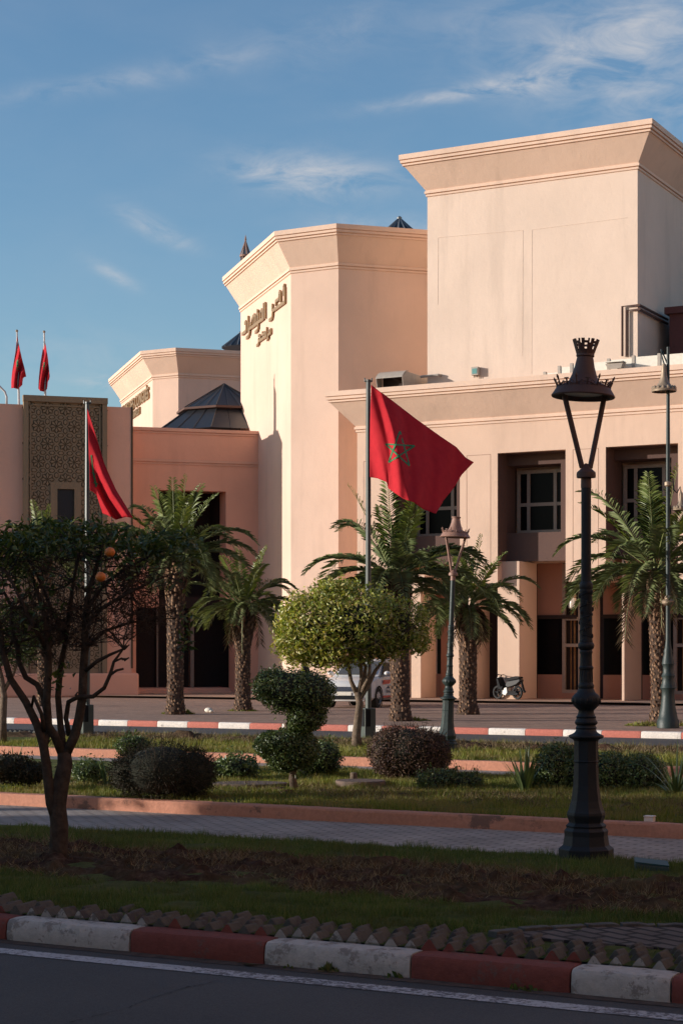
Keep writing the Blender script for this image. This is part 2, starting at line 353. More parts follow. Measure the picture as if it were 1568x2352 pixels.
def leaves(name, pts, nrm, L, Wd, mat, parent, jit=.8, droop=0.0, rng=None):
    """leaf-shaped folded blades: pts (n,3), nrm (n,3) facing direction"""
    rng = rng or np.random; n = len(pts); pts = np.asarray(pts); nrm = unit(np.asarray(nrm)+rng.normal(0, jit, (n, 3)))
    d = unit(np.cross(nrm, rng.normal(0, 1, (n, 3)))); d[:, 2] -= droop; d = unit(d)
    s = unit(np.cross(d, nrm)); up = np.cross(s, d)
    l = (L*rng.uniform(.65, 1.25, n))[:, None]; w = (Wd*rng.uniform(.7, 1.2, n))[:, None]
    a = pts; b = pts+d*l*.5+s*w*.5+up*w*.18; c = pts+d*l-up*l*.12; e = pts+d*l*.5-s*w*.5+up*w*.18
    V = np.stack([a, b, c, e], 1).reshape(-1, 3); F = np.arange(4*n).reshape(n, 4)
    tri = np.concatenate([F[:, [0, 1, 2]], F[:, [0, 2, 3]]])
    return npmesh(name, V, tri, mat, parent, tri=True)
def text_mesh(name, body, size, mat, parent, M, ext=.02, sx=1.0, bold=0.0):
    c = bpy.data.curves.new('lettering', 'FONT'); c.body = body; c.size = size; c.extrude = ext; c.offset = bold
    o = bpy.data.objects.new('lettering', c); C.objects.link(o)
    me = bpy.data.meshes.new_from_object(o.evaluated_get(bpy.context.evaluated_depsgraph_get())); bpy.data.objects.remove(o)
    me.transform(Matrix.Diagonal((sx, 1, 1, 1))); me.transform(M); L = org(parent); me.transform(Matrix.Translation(-L))
    me.materials.clear(); me.materials.append(mat); me.name = name
    o = bpy.data.objects.new(name, me); C.objects.link(o); o.parent = parent; return o
def text_width(body, size, bold=0.0):
    c = bpy.data.curves.new('t', 'FONT'); c.body = body; c.size = size; c.offset = bold; o = bpy.data.objects.new('t', c); C.objects.link(o)
    bpy.context.view_layer.update(); w = o.dimensions.x; bpy.data.objects.remove(o); return w
# ------------------------------------------------------------------ the ground
Y_KERB, Y_TEETH, Y_LAWN0 = 9.93, 10.14, 10.95
Y_P1a, Y_P1b, Y_K1b = 15.3, 17.35, 17.55
Y_P2a, Y_P2b, Y_G3b, Y_KF, YF = 23.6, 26.1, 31.5, 40.6, 62.9
GZ = .12
def sheet(name, y0, y1, z, mat, x0=-60, x1=30):
    b = MB(); nx = 2
    b.add([(x0, y0, z), (x1, y0, z), (x1, y1, z), (x0, y1, z)], [(0, 1, 2, 3)])
    return tag(b.build(name, mat, loc=(0, (y0+y1)/2, z)), kind='structure')
b = MB(); b.add([(-3000, -3000, -.3), (3000, -3000, -.3), (3000, 4000, -.3), (-3000, 4000, -.3)], [(0, 1, 2, 3)]); tag(b.build('ground', m_walk, loc=(0, 0, -.3)), kind='structure')
sheet('road', -6, Y_KERB+.02, -.15, m_asph)
sheet('far_road', Y_G3b, Y_KF+.02, -.15, m_asph, -80, 30)
sheet('path', Y_P1a-.1, Y_P1b+.1, 0.0, m_pathm)
sheet('second_path', Y_P2a-.1, Y_P2b+.1, -.004, m_pathm)
sheet('sidewalk', Y_KF+.1, YF+30, 0.0, m_walk, -110, 40)
sheet('platform', YF-2.0, YF+29, .09, plaster('platform_stone', (.42, .27, .19), .8), XY(300, YF)-1, 20)
def wavy(y, x, a=.12, s=1.0, k=0): return y+a*noise.noise(Vector((x*.9*s, k*7.3, 0)))*2+a*.4*noise.noise(Vector((x*4.1*s, k*3.1, 2)))
def terrain(name, x0, x1, f0, f1, z, amp, mat, nx, ny, fr=2.0, edge=.0):
    vs, fs = [], []
    for i in range(nx+1):
        x = x0+(x1-x0)*i/nx; a, c = f0(x), f1(x)
        for j in range(ny+1):
            t = j/ny; y = a+(c-a)*t
            h = noise.fractal(Vector((x*fr, y*fr, z)), .8, 2.1, 4)*amp if amp else 0
            e = min(1, min(t, 1-t)*8)
            vs.append((x, y, z+(abs(h)*1.0+h*.4)*e - (edge*(1-e) if edge else 0)))
    for i in range(nx):
        for j in range(ny): k = i*(ny+1)+j; fs.append((k, k+ny+1, k+ny+2, k+1))
    m = MB(); m.v = vs; m.f = fs; o = m.build(name, mat, loc=((x0+x1)/2, (f0(x0)+f1(x0))/2, z), smooth=True); return tag(o, kind='structure')
terrain('lawn', -16, 6, lambda x: Y_TEETH+.0, lambda x: wavy(Y_P1a, x, .05, 2), 0.008, .03, m_lawn, 200, 50)
soil_a = lambda x: wavy(12.0+.012*(x+5), x, .16, 1, 1); soil_b = lambda x: wavy(14.1, x, .13, 1, 2)
terrain('soil_bed', -13, 1, soil_a, soil_b, .014, .075, m_soil, 420, 90, 3.5, .02)
terrain('garden_lawn', -24, 4, lambda x: Y_K1b-.01, lambda x: Y_P2a, GZ, .03, m_lawn, 200, 60)
terrain('bed_under_shrubs', -16, -3, lambda x: wavy(18.9, x, .2, 1, 3), lambda x: wavy(20.0, x, .15, 1, 4), GZ+.005, .04, m_soil, 200, 30, 3.5, .02)
terrain('far_lawn', -32, 2, lambda x: Y_P2b+.18, lambda x: Y_G3b-.25, GZ, .03, m_lawn, 200, 40)
terrain('far_soil_bed', -32, 2, lambda x: wavy(29.4, x, .25, .6, 5), lambda x: wavy(30.7, x, .2, .6, 6), GZ+.008, .14, m_soil, 300, 30, 1.5, .02)
# near kerb stones
L_ST = .80
def kerb_proto(name, mat, ln, w, h, z0, seed):
    rr = random.Random(seed); m = MB(); nx, prof = 14, [(0, 0), (-.004, h*.3), (0, h*.55), (.005, h*.82), (.022, h*.955), (.05, h), (w*.6, h+.002), (w, h), (w, 0)]
    g = .006
    for i in range(nx+1):
        t = i/nx; x = g+(ln-2*g)*t; e = .010 if i in (0, nx) else 0
        for (y, z) in prof:
            q = noise.noise(Vector((x*3+seed*5, y*9, z*9)))*.006+noise.noise(Vector((x*16+seed*5, y*20, z*20)))*.003
            m.v.append((x, y+(q if y < w*.5 else 0)+(e if y < .04 else 0), z0+z+(q*.6-e*.5 if z > h*.5 else 0)))
    n = len(prof)
    for i in range(nx):
        for j in range(n-1): k = i*n+j; m.f.append((k, k+n, k+n+1, k+1))
    m.f.append(tuple(range(n))); m.f.append(tuple(nx*n+j for j in range(n-1, -1, -1)))
    return m.build(name, mat, loc=(0, 0, 0), smooth='auto')
# joints seen along the near kerb (x of stone ends)
x_j = XY(297, Y_KERB)  # joint white/red
pit = (XY(605, Y_KERB)-x_j)
stones = []
desc = {-2: 'white painted kerb stone cut by the photo\'s edge before the first red one', -1: 'red painted kerb stone showing only its end beside the first white stone', 0: 'chipped white kerb stone nearest the bare little tree', 1: 'red painted kerb stone with a dark chip, between the cracked asphalt and the lawn',
        2: 'white kerb stone with grass tufts at its foot in the middle of the row', 3: 'red painted kerb stone in front of the paved circle\'s tip', 4: 'white kerb stone with a broken red corner beside the paved circle', 5: 'red painted kerb stone at the end of the row past the broken white one'}
for i in range(-4, 9):
    x0 = x_j+pit*(i-1); red = (i % 2 == 1); xe = XY(1538, Y_KERB); ln = pit
    if i == 4: ln = xe-x0
    if i >= 5: x0 = xe+pit*(i-5)
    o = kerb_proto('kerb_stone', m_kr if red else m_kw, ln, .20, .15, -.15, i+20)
    o.location = (x0, Y_KERB, 0)
    tag(o, desc.get(i, ('red' if red else 'white')+' kerb stone of the near row out of the picture'), 'kerb stone', 'kerb stones along the near road')
# far kerb stones
o0 = XY(1120, Y_KF); p_far = (XY(1120, Y_KF)-XY(1037, Y_KF))
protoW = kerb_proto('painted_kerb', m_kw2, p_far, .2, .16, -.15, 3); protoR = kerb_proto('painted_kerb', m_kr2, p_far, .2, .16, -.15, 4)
for i in range(-26, 8):
    red = i % 2 == 1; src = protoR if red else protoW
    if i == 0: o = protoW
    elif i == 1: o = protoR
    else: o = src.copy(); C.objects.link(o)
    o.location = (o0+i*p_far, Y_KF, 0)
    tag(o, ('salmon red' if red else 'bright white')+' painted kerb stone between the far road and the palm sidewalk', 'kerb stone', ('red' if red else 'white')+' stones of the far kerb')
# zigzag concrete bricks behind the near kerb
def tooth(mat):
    m = MB(); w, h, l = .060, .068, .15
    pr = [(-w*.96, 0), (-w*.2, h*.9), (0, h), (w*.2, h*.9), (w*.96, 0), (w*.96, -.05), (-w*.96, -.05)]
    n = len(pr)
    for y in (0, .008, l-.008, l):
        s_ = .93 if y in (0, l) else 1
        for x, z in pr: m.v.append((x*s_, y, z*s_))
    for k in range(3):
        for j in range(n): m.f.append((k*n+j, (k+1)*n+j, (k+1)*n+(j+1) % n, k*n+(j+1) % n))
    m.f.append(tuple(range(n))); m.f.append(tuple(3*n+j for j in range(n-1, -1, -1)))
    o = m.build('zigzag_brick', m_conc, loc=(0, 0, 0))
    if mat is not m_conc: o.data.materials.append(mat); o.data.polygons[-2].material_index = 1
    return o
m_kwt = worn('tooth_white', (.36, .33, .29), (.16, .14, .12), .48, 20)
tp = {'red': tooth(m_kr), 'white': tooth(m_kwt), 'grey': tooth(m_conc)}
tl = {'red': ('ridged brick painted red on the first course behind a red kerb stone', 'red ridged bricks'), 'white': ('ridged brick painted white on the first course behind a white kerb stone', 'white ridged bricks'),
      'grey': ('bare dark concrete ridged brick of the zigzag edging behind the kerb', 'bare ridged bricks')}
used = set()
xa, xb = XY(-60, Y_KERB+.4), XY(1640, Y_KERB+.2)
pitch = .135
for row in range(4):
    n = int((xb-xa)/pitch)
    for i in range(n):
        x = xa+i*pitch+(.5*pitch if row % 2 else 0)+random.uniform(-.006, .006)
        if random.random() < (.05, .12, .2, .3)[row] or (row > 2 and x < XY(760, Y_KERB)) or (row > 1 and x < XY(330, Y_KERB) and random.random() < .6): continue
        k = 'grey'
        if row == 0:
            s_i = math.floor((x-x_j)/pit)+1; k = 'red' if s_i % 2 == 1 else 'white'
            if random.random() < .12: k = 'grey'
        if k in used: o = tp[k].copy(); C.objects.link(o)
        else: o = tp[k]; used.add(k)
        o.location = (x, Y_TEETH+row*.165+random.uniform(-.012, .012), .002+random.uniform(-.018, .004)+(-.0 if row else 0))
        o.rotation_euler = (random.uniform(-.05, .05), random.uniform(-.05, .05), random.uniform(-.05, .05))
        tag(o, tl[k][0], 'edging brick', tl[k][1])
# pink kerbs
def pink_kerb(name, y0, y1, z0, z1, x0, x1, label, seed):
    m = MB(); nx = int((x1-x0)/.09); prof = [(y0, z0), (y0, z0+.03), (y0, z1-.02), (y0+.015, z1), (y1-.01, z1), (y1, z1-.02), (y1, z0)]; n = len(prof)
    for i in range(nx+1):
        x = x0+(x1-x0)*i/nx
        for j, (y, z) in enumerate(prof):
            q = noise.noise(Vector((x*2+seed, y*5, z*5)))*.008+noise.noise(Vector((x*11+seed, y*15, z*15)))*.004
            g = 0
            m.v.append((x, y+(q if j < 4 else 0), z+(q*.7 if j in (2, 3, 4) else 0)))
    for i in range(nx):
        for j in range(n-1): k = i*n+j; m.f.append((k, k+n, k+n+1, k+1))
    return tag(m.build(name, m_kpink, smooth='auto'), label, 'low kerb')
pink_kerb('garden_kerb', Y_P1b, Y_K1b, -.03, .14, -24, 4, 'long low salmon kerb between the grey path and the shrub lawn', 3)
pink_kerb('rear_garden_kerb', Y_P2b, Y_P2b+.2, -.03, .14, -34, 2, 'low salmon kerb on the far side of the second path behind the purple bush', 9)
pink_kerb('inner_garden_kerb', Y_P2a-.1, Y_P2a, -.03, .115, -30, 3, 'thin kerb closing the shrub lawn towards the second path', 5)
# painted line, corner mark, crack
b = MB(); x0, x1 = -16, 6; n = 110
yl = G(784, 2262, -.15).y  # centre of the white edge line
for i in range(n+1):
    x = x0+(x1-x0)*i/n; w = .085; q = .006*noise.noise(Vector((x*6, 0, 0)))
    b.v += [(x, yl-w+q, -.146), (x, yl+w+q, -.146)]
for i in range(n): b.f.append((2*i, 2*i+2, 2*i+3, 2*i+1))
tag(b.build('edge_line', m_line, loc=(-5, yl, -.146)), kind='structure')
c0, c1, c2 = G(1456, 2398, -.15), G(1480, 2386, -.15), G(1600, 2392, -.15)
b = MB(); b.add([(c0.x, c0.y, -.145), (c2.x+.3, c2.y-.12, -.145), (c2.x+.3, c2.y, -.145), (c1.x, c1.y, -.145)], [(0, 1, 2, 3)]); tag(b.build('road_marking', m_line), kind='structure')
b = MB(); pr = [(505, 2250), (470, 2262), (430, 2268), (395, 2280), (362, 2290), (330, 2300), (290, 2318), (240, 2330), (190, 2342), (150, 2352)]
pt = [G(u, v, -.15) for u, v in pr]; fin = []
for i in range(len(pt)-1):
    for k in range(6): t = k/6; q = pt[i].lerp(pt[i+1], t); q = q+Vector((random.uniform(-.008, .008), random.uniform(-.012, .012), 0)); fin.append(q)
for i, q in enumerate(fin):
    w = .007+.006*random.random(); b.v += [(q.x, q.y-w, -.1455), (q.x, q.y+w, -.1455)]
for i in range(len(fin)-1): b.f.append((2*i, 2*i+2, 2*i+3, 2*i+1))
tag(b.build('road_crack', m_black), kind='structure')
# gutter dust strip
b = MB(); n = 160
for i in range(n+1):
    x = -16+22*i/n; b.v += [(x, Y_KERB-.11+.03*noise.noise(Vector((x*3, 1, 0)))+.02*noise.noise(Vector((x*11, 1, 0))), -.1465), (x, Y_KERB+.01, -.1465)]
for i in range(n): b.f.append((2*i, 2*i+2, 2*i+3, 2*i+1))
tag(b.build('gutter_dirt', simple('gutter_dirt', (.085, .062, .05), .95, var=.4, scale=12, bmp=.01), loc=(-5, Y_KERB, -.1465)), kind='structure')
# paved circle with stone ring
A, B_, D_ = G(1068, 2171), G(1184, 2153), G(1459, 2140)
def circ(a, b, c):
    d = 2*(a.x*(b.y-c.y)+b.x*(c.y-a.y)+c.x*(a.y-b.y))
    ux = ((a.x**2+a.y**2)*(b.y-c.y)+(b.x**2+b.y**2)*(c.y-a.y)+(c.x**2+c.y**2)*(a.y-b.y))/d
    uy = ((a.x**2+a.y**2)*(c.x-b.x)+(b.x**2+b.y**2)*(a.x-c.x)+(c.x**2+c.y**2)*(b.x-a.x))/d
    return ux, uy, math.hypot(a.x-ux, a.y-uy)
cx_, cy_, cr = circ(A, B_, D_); print('CIRC', cx_, cy_, cr)
b = MB(); vs = [(cx_, max(cy_, Y_LAWN0-.1), .03)]; n = 80
arc = [(cx_+cr*math.cos(math.pi*i/n), cy_+cr*math.sin(math.pi*i/n)) for i in range(n+1)]
arc = [(x, y) for x, y in arc if y > Y_TEETH+.52]
vs = [(x, y, .034) for x, y in arc]; b.prism([(x, y) for x, y, z in vs], -.06, .034); tag(b.build('paved_circle', m_disc, loc=(cx_, cy_, .03)), kind='structure')
prs = None
for i in range(0, len(arc)-4, 4):
    m = MB(); g = .008
    for j in range(i, min(i+5, len(arc))):
        x, y = arc[j]; dx, dy = (x-cx_)/cr, (y-cy_)/cr
        tx, ty = -dy, dx; s_ = g if j == i else (-g if j == i+4 else 0)
        x += tx*s_; y += ty*s_; h = .05+random.uniform(-.006, .006)
        for q, z in ((0, .0), (0, h), (.085, h), (.085, .0)): m.v.append((x+dx*q, y+dy*q, z))
    for k in range(4):
        for q in range(3): m.f.append((4*k+q, 4*k+q+1, 4*k+4+q+1, 4*k+4+q))
    m.f += [(0, 3, 2, 1), (16, 17, 18, 19)]
    tag(m.build('ring_stone', m_conc, bev=.006), 'narrow concrete stone of the ring round the paved circle', 'ring stone', 'ring stones of the paved circle')
# round stepping slabs in the shrub lawn
m_slab = worn('slab', (.17, .115, .09), (.12, .09, .07), .5)
for k, (u0, u1, v, th, lab) in enumerate([(488, 660, 1808, .06, 'long curved slab edge lying under the double ball topiary'), (770, 885, 1806, .08, 'thick round stone slab between the topiary and the purple bush')]):
    a, c = G(u0, v, GZ), G(u1, v, GZ); mid = (a+c)/2; rx = (c-a).length/2; m = MB(); n = 28
    top, bot = [], []
    for i in range(n):
        t = 2*math.pi*i/n; q = 1+.04*noise.noise(Vector((math.cos(t)*2, math.sin(t)*2, k*9)))
        x = rx*math.cos(t)*q; y = .32*math.sin(t)*q
        top.append((mid.x+x*RX+y*VX, mid.y+x*RY+y*VY))
    m.prism(top, GZ-.02, GZ+th); tag(m.build('stone_slab', m_slab, bev=.012), lab, 'stone slab')
# small things on the ground
def weeds(name, c, r, n, h, label, mat=None, cat='weeds'):
    rng = np.random.RandomState(int(abs(c[0])*100) % 9999)
    a = rng.uniform(0, 6.28, n); q = r*np.sqrt(rng.uniform(0, 1, n))
    base = np.stack([c[0]+q*np.cos(a), c[1]+q*np.sin(a)*.7, np.full(n, c[2])], 1)
    hh = h*rng.uniform(.4, 1.2, n)*(1.2-q/r)
    d = rng.normal(0, .5, (n, 3)); d[:, 2] = 1; d = unit(d)*hh[:, None]; s = unit(np.cross(d, rng.normal(0, 1, (n, 3))))*.012
    V = np.stack([base-s, base+s, base+d*.6+s*1.5, base+d], 1).reshape(-1, 3)
    F = np.arange(4*n).reshape(n, 4)
    o = npmesh(name, V, F, mat or m_blade, None, c); return tag(o, label, cat)
def blades(name, x0, x1, f0, f1, z, dens, h, mat, w=.004, skip=None, seed=1, lean=.35, clump=0.0):
    rng = np.random.RandomState(seed); y0 = min(f0(x) for x in np.linspace(x0, x1, 50)); y1 = max(f1(x) for x in np.linspace(x0, x1, 50))
    n = int((x1-x0)*(y1-y0)*dens); X = rng.uniform(x0, x1, n); Y = rng.uniform(y0, y1, n)
    # keep what the view can take in, with a margin
    d = X*VX+Y*VY; s_ = X*RX+Y*RY; ok = np.abs(s_/np.maximum(d, .1)) < .255
    xs = np.linspace(x0, x1, 400); a = np.interp(X, xs, [f0(x) for x in xs]); c = np.interp(X, xs, [f1(x) for x in xs]); ok &= (Y > a) & (Y < c)
    if skip is not None: ok &= ~skip(X, Y)
    X, Y = X[ok], Y[ok]
    if clump:
        cl_ = np.array([noise.noise(Vector((x*2.2, y*2.2, seed)))*.6+noise.noise(Vector((x*.7, y*.7, seed+5))) for x, y in zip(X, Y)])
        k = cl_ > (clump-rng.uniform(0, .5, len(X))); X, Y = X[k], Y[k]
    n = len(X); base = np.stack([X, Y, np.full(n, z)], 1)
    dr = rng.normal(0, lean, (n, 3)); dr[:, 2] = 1; hv = np.array([1+.9*noise.noise(Vector((x*2.7, y*2.7, seed+3)))+.5*noise.noise(Vector((x*7, y*7, seed))) for x, y in zip(X, Y)]); dr = unit(dr)*(h*np.maximum(.25, hv)*rng.uniform(.35, 1.4, n))[:, None]
    s = unit(np.cross(dr, rng.normal(0, 1, (n, 3))))*w
    V = np.stack([base-s, base+s, base+dr+s*.3*rng.normal(0, 1, (n, 1))], 1).reshape(-1, 3); F = np.arange(3*n).reshape(n, 3)
    o = npmesh(name, V, F, mat, None, (float(X.mean()), float(Y.mean()), z), tri=True); return tag(o, kind='stuff')
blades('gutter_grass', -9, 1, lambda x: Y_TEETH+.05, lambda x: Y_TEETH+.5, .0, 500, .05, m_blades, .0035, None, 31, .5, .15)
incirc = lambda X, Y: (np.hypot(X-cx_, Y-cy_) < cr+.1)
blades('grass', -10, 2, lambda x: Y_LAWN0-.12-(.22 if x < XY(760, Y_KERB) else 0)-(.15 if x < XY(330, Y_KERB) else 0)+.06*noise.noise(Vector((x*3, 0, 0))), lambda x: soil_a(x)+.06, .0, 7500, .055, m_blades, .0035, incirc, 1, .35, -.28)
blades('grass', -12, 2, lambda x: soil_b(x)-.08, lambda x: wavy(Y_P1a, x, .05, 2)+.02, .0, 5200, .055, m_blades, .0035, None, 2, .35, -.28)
blades('dry_grass', -12, 2, lambda x: soil_a(x), lambda x: soil_b(x), .02, 1500, .08, m_straw, .004, None, 3, 1.1, .1)
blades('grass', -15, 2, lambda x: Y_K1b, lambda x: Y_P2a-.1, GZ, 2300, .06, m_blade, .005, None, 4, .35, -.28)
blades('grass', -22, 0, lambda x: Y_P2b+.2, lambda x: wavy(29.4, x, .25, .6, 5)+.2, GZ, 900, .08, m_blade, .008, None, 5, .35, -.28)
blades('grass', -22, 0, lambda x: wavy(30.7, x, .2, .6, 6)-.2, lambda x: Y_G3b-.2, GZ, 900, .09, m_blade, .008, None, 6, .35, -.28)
blades('dry_grass', -22, 0, lambda x: 29.2, lambda x: 31, GZ+.02, 500, .12, m_straw, .007, None, 7, .8)
blades('dry_grass', -15, 0, lambda x: 18.6, lambda x: 20.2, GZ+.01, 700, .08, m_straw, .005, None, 8, .9, .1)
# zigzag edging of the far lawn
m = MB()
for i in range(260):
    x = -32+i*.13; m.prism([(x-.06, Y_G3b-.24), (x+.06, Y_G3b-.24), (x+.06, Y_G3b), (x-.06, Y_G3b)], -.15, GZ-.01)
    m.add([(x-.06, Y_G3b-.24, GZ-.01), (x+.06, Y_G3b-.24, GZ-.01), (x, Y_G3b-.24, GZ+.055), (x-.06, Y_G3b, GZ-.01), (x+.06, Y_G3b, GZ-.01), (x, Y_G3b, GZ+.055)], [(0, 1, 2), (3, 5, 4), (0, 2, 5, 3), (1, 4, 5, 2)])
tag(m.build('far_edging', m_conc), kind='structure')
# ------------------------------------------------------------------ buildings
R2 = math.sqrt(.5)
def u_of(x, y): return CX+FP*(x*RX+y*RY)/(x*VX+y*VY)
def bis(f, a, b):
    fa = f(a)
    for _ in range(60):
        m = (a+b)/2
        if (f(m) > 0) == (fa > 0): a = m
        else: b = m
    return (a+b)/2
def cornice_prof(w, zb, zt, hf=.42):
    return [(0, zb-.02), (.05, zb), (.05, zb+.07), (.015, zb+.075), (.015, zb+.10), (.09, zb+.105), (.09, zb+.20), (.05, zb+.205), (.05, zb+.23),
            (w-.16, zt-hf), (w-.10, zt-hf+.005), (w-.10, zt-hf+.07), (w-.13, zt-hf+.075), (w-.13, zt-hf+.10), (w-.04, zt-hf+.105), (w-.04, zt-hf+.20), (w-.07, zt-hf+.205), (w-.07, zt-hf+.225), (w, zt-hf+.23), (w+.0, zt), (-.35, zt), (-.35, zt-.9)]
# --- right wing with pillars
XL, XR = XY(820, YF), XY(1568, YF)+9
zbW = ZY(820, 993, YF)
wW = bis(lambda w: u_of(XL-w, YF-w)-745, .2, 4); dW = (XL-wW)*VX+(YF-wW)*VY; ztW = ZD(900, dW)
wing = empty('pillared_building', ((XL+XR)/2, YF, 0), 'wide peach hall with brown window recesses over square columns, flag pole in front', 'building')
b = MB(); b.sweep([(XL, YF+22), (XL, YF), (XR, YF), (XR, YF+22)], cornice_prof(wW, zbW, ztW)); b.build('cornice', m_trim, wing)
XLo = [XY(u, YF) for u in (896, 1142, 1390)]; XRo = [XY(u, YF) for u in (1052, 1298, 1558)]
per = XLo[2]-XLo[1]; XLo.append(XLo[2]+per); XRo.append(XRo[2]+per); wo_ = XRo[1]-XLo[1]; XLo[0] = XLo[1]-per; XRo[0] = XLo[0]+wo_; XRo[2] = XLo[2]+wo_; XRo[3] = XLo[3]+wo_
zo = ZY(1142, 1041, YF); zp = ZY(1344, 1335, YF); YB = YF+.85; YG = YB+.8; YR = YF+3.0
zs = ZY(1230, 1289, YB); zw1, zw0 = ZY(1230, 1067, YB), ZY(1230, 1223, YB)
b = MB(); b.box(XL, XR, YF, YF+1.9, zo, zbW+.3)
xs = [XL]+[x for p_ in zip(XLo, XRo) for x in p_]+[XR]
pil = [(XL, XLo[0])]+[(XRo[i], XLo[i+1]) for i in range(3)]+[(XRo[3], XR)]
for a, c in pil: b.box(a, c, YF, YF+1.9, zp, zo)
b.box(XL, XR, YF+1.9, YR, zs, zbW+.3)                      # floor over the arcade
b.box(XL, XR, YR, YF+22, 0, ztW-.6)
b.box(XL, XL+.35, YF+.3, YR, 0, zp)
b.build('wall', m_wing, wing)
for a, c in pil:                                            # thin raised dark strips framing each pillar, groove shade put into their colour
    m = MB(); g = .28; t = .018; y0, y1 = YF-.004, YF+.002; z0, z1 = zp+.42, zo-.02
    m.box(a+g, a+g+t, y0, y1, z0, z1); m.box(c-g-t, c-g, y0, y1, z0, z1); m.box(a+g+t, c-g-t, y0, y1, z1-t, z1); m.box(a+g+t, c-g-t, y0, y1, z0, z0+t)
    m.build('pillar_groove_shade', m_groove_shade, wing)
off0, off1 = XY(1161, YB)-XRo[1], 0
for i in range(4):
    a, c = XLo[i], XRo[i]; sh = a-XLo[1]
    h0, h1 = XY(1163, YB)+sh, XY(1287, YB)+sh
    m = MB(); m.box(a, c, YB, YB+.06, zw1, zo); m.box(a, c, YB, YB+.06, zs-.0, zw0); m.box(a, h0, YB, YB+.06, zw0, zw1); m.box(h1, c, YB, YB+.06, zw0, zw1)
    m.box(a, a+.02, YF+.012, YB, zs, zo); m.box(c-.02, c, YF+.3, YB, zs, zo); m.box(a, c, YF+.3, YB, zo-.02, zo)
    m.box(h0, h1, YB+.06, YG+.15, zw0-.1, zw0); m.box(h0-.1, h0, YB+.06, YG+.15, zw0-.1, zw1+.1); m.box(h1, h1+.1, YB+.06, YG+.15, zw0-.1, zw1+.1); m.box(h0, h1, YB+.06, YG+.15, zw1, zw1+.1)
    m.box(c-.30, c, YB-.02, YB+.05, zs-.33, zs-.001)
    m.build('window_recess', m_brown, wing)
    w_ = MB(); g0, g1 = h0+.16, h1-.02; f = .13; y0, y1 = YG, YG+.09
    z0, z1 = zw0+.02, zw1-.12
    xs_ = [g0, g0+(g1-g0)*.20, g0+(g1-g0)*.74, g1]
    zt_ = z0+(z1-z0)*.43
    for x in xs_: w_.box(x-f/2, x+f/2, y0, y1, z0, z1)
    for k in range(3):
        for z in (z0, zt_, z1-f): w_.box(xs_[k]+f/2, xs_[k+1]-f/2, y0, y1, z, z+f)
    fr = w_.build('window', m_frame, wing)
    p_ = MB(); p_.box(g0, g1, YG+.05, YG+.07, z0+.01, z1-.01); p_.build('pane', m_glassd, fr)
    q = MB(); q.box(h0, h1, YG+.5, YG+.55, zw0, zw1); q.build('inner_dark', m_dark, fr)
    q = MB(); q.box(g1-.62, g1-.42, YG+.22, YG+.30, z0, z1); q.build('curtain', simple('sheer_curtain', (.10, .11, .13), .8), fr)
# columns and ground floor
def col(u0, u1, u2, z1, yf=YF+.40):
    a, c = XY(u0, yf), XY(u1, yf); dd = line_hit(u2, (c, yf), (0, 1))[0]
    m = MB(); m.box(a, c, yf, yf+dd, .092, z1); m.build('column', m_column, wing, bev=.012)
zc = zs+.0
col(944, 966, 1001, ZY(970, 1357, YF+.55), YF+.55); col(1037, 1091, 1124, zc-.004, YF+.25); col(1142, 1192, 1232, zc-.004)
col(1332, 1338, 1377, zc-.004); col(1427, 1433, 1472, zc-.004); 
m = MB(); za_ = ZY(970, 1357, YF+.5); m.box(XY(905, YF+.35), XY(974, YF+.35), YF+.35, YF+2.2, za_, ZY(970, 1322, YF+.5)); m.build('beam', m_column, wing)
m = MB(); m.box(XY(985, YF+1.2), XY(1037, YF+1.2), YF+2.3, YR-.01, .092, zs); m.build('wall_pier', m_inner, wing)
m = MB()                                                    # rear wall of the arcade, bay by bay
ga, gb, gt = ZY(1264, 1549, YR), ZY(1264, 1421, YR), ZY(1264, 1414, YR)
def bay(u0, u1, tall=False, tag_='x'):
    x0, x1 = XY(u0, YR-.4), XY(u1, YR-.4); y = YR-.4
    if not tall:
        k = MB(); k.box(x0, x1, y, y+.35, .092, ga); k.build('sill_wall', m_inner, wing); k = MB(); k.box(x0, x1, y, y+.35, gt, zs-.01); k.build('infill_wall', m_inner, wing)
        k = MB(); k.box(x0, x1, y+.10, y+.12, ga, gb); k.build('glass_band', m_glassd, wing)
        k = MB(); k.box(x0-.1, x1+.6, y-.06, y-.003, gb-.02, gt+.01); k.build('rail', m_dark, wing)
    else:
        f = .13; zt_ = ZY((u0+u1)/2, 1486, y); zb_ = .30; z1 = zs-.02
        k = MB(); k.box(x0, x0+f, y, y+.1, zb_, z1); k.box(x1-f, x1, y, y+.1, zb_, z1)
        for z in (zb_, zt_, gb-.08): k.box(x0+f, x1-f, y, y+.1, z, z+f)
        fr = k.build('tall_window', m_frame, wing)
        k = MB(); n = 60
        for i in range(n+1):
            t = i/n; x = x0+f+(x1-x0-2*f)*t; yy = y+.35+.05*math.sin(t*22)+.03*math.sin(t*51+1); k.v += [(x, yy, zb_+.05), (x, yy+.05*math.sin(t*9), z1)]
        k.f = [(2*i, 2*i+2, 2*i+3, 2*i+1) for i in range(n)]; k.build('curtain', m_curtain, fr, smooth=True)
        k = MB(); k.box(x0, x1, y, y+.3, .092, .30); k.build('sill', m_inner, fr)
bay(1233, 1290); bay(1290, 1334, True); bay(1384, 1430); bay(1474, 1545); bay(1545, 1600, True); bay(1610, 1680); bay(1001, 1040)
k = MB(); k.box(XY(1095, YR), XR, YR-.06, YR-.003, .092, zs-.01); k.build('gap_shade_sheet', m_dark, wing)  # dark sheet whose colour gives the gaps between columns their shade
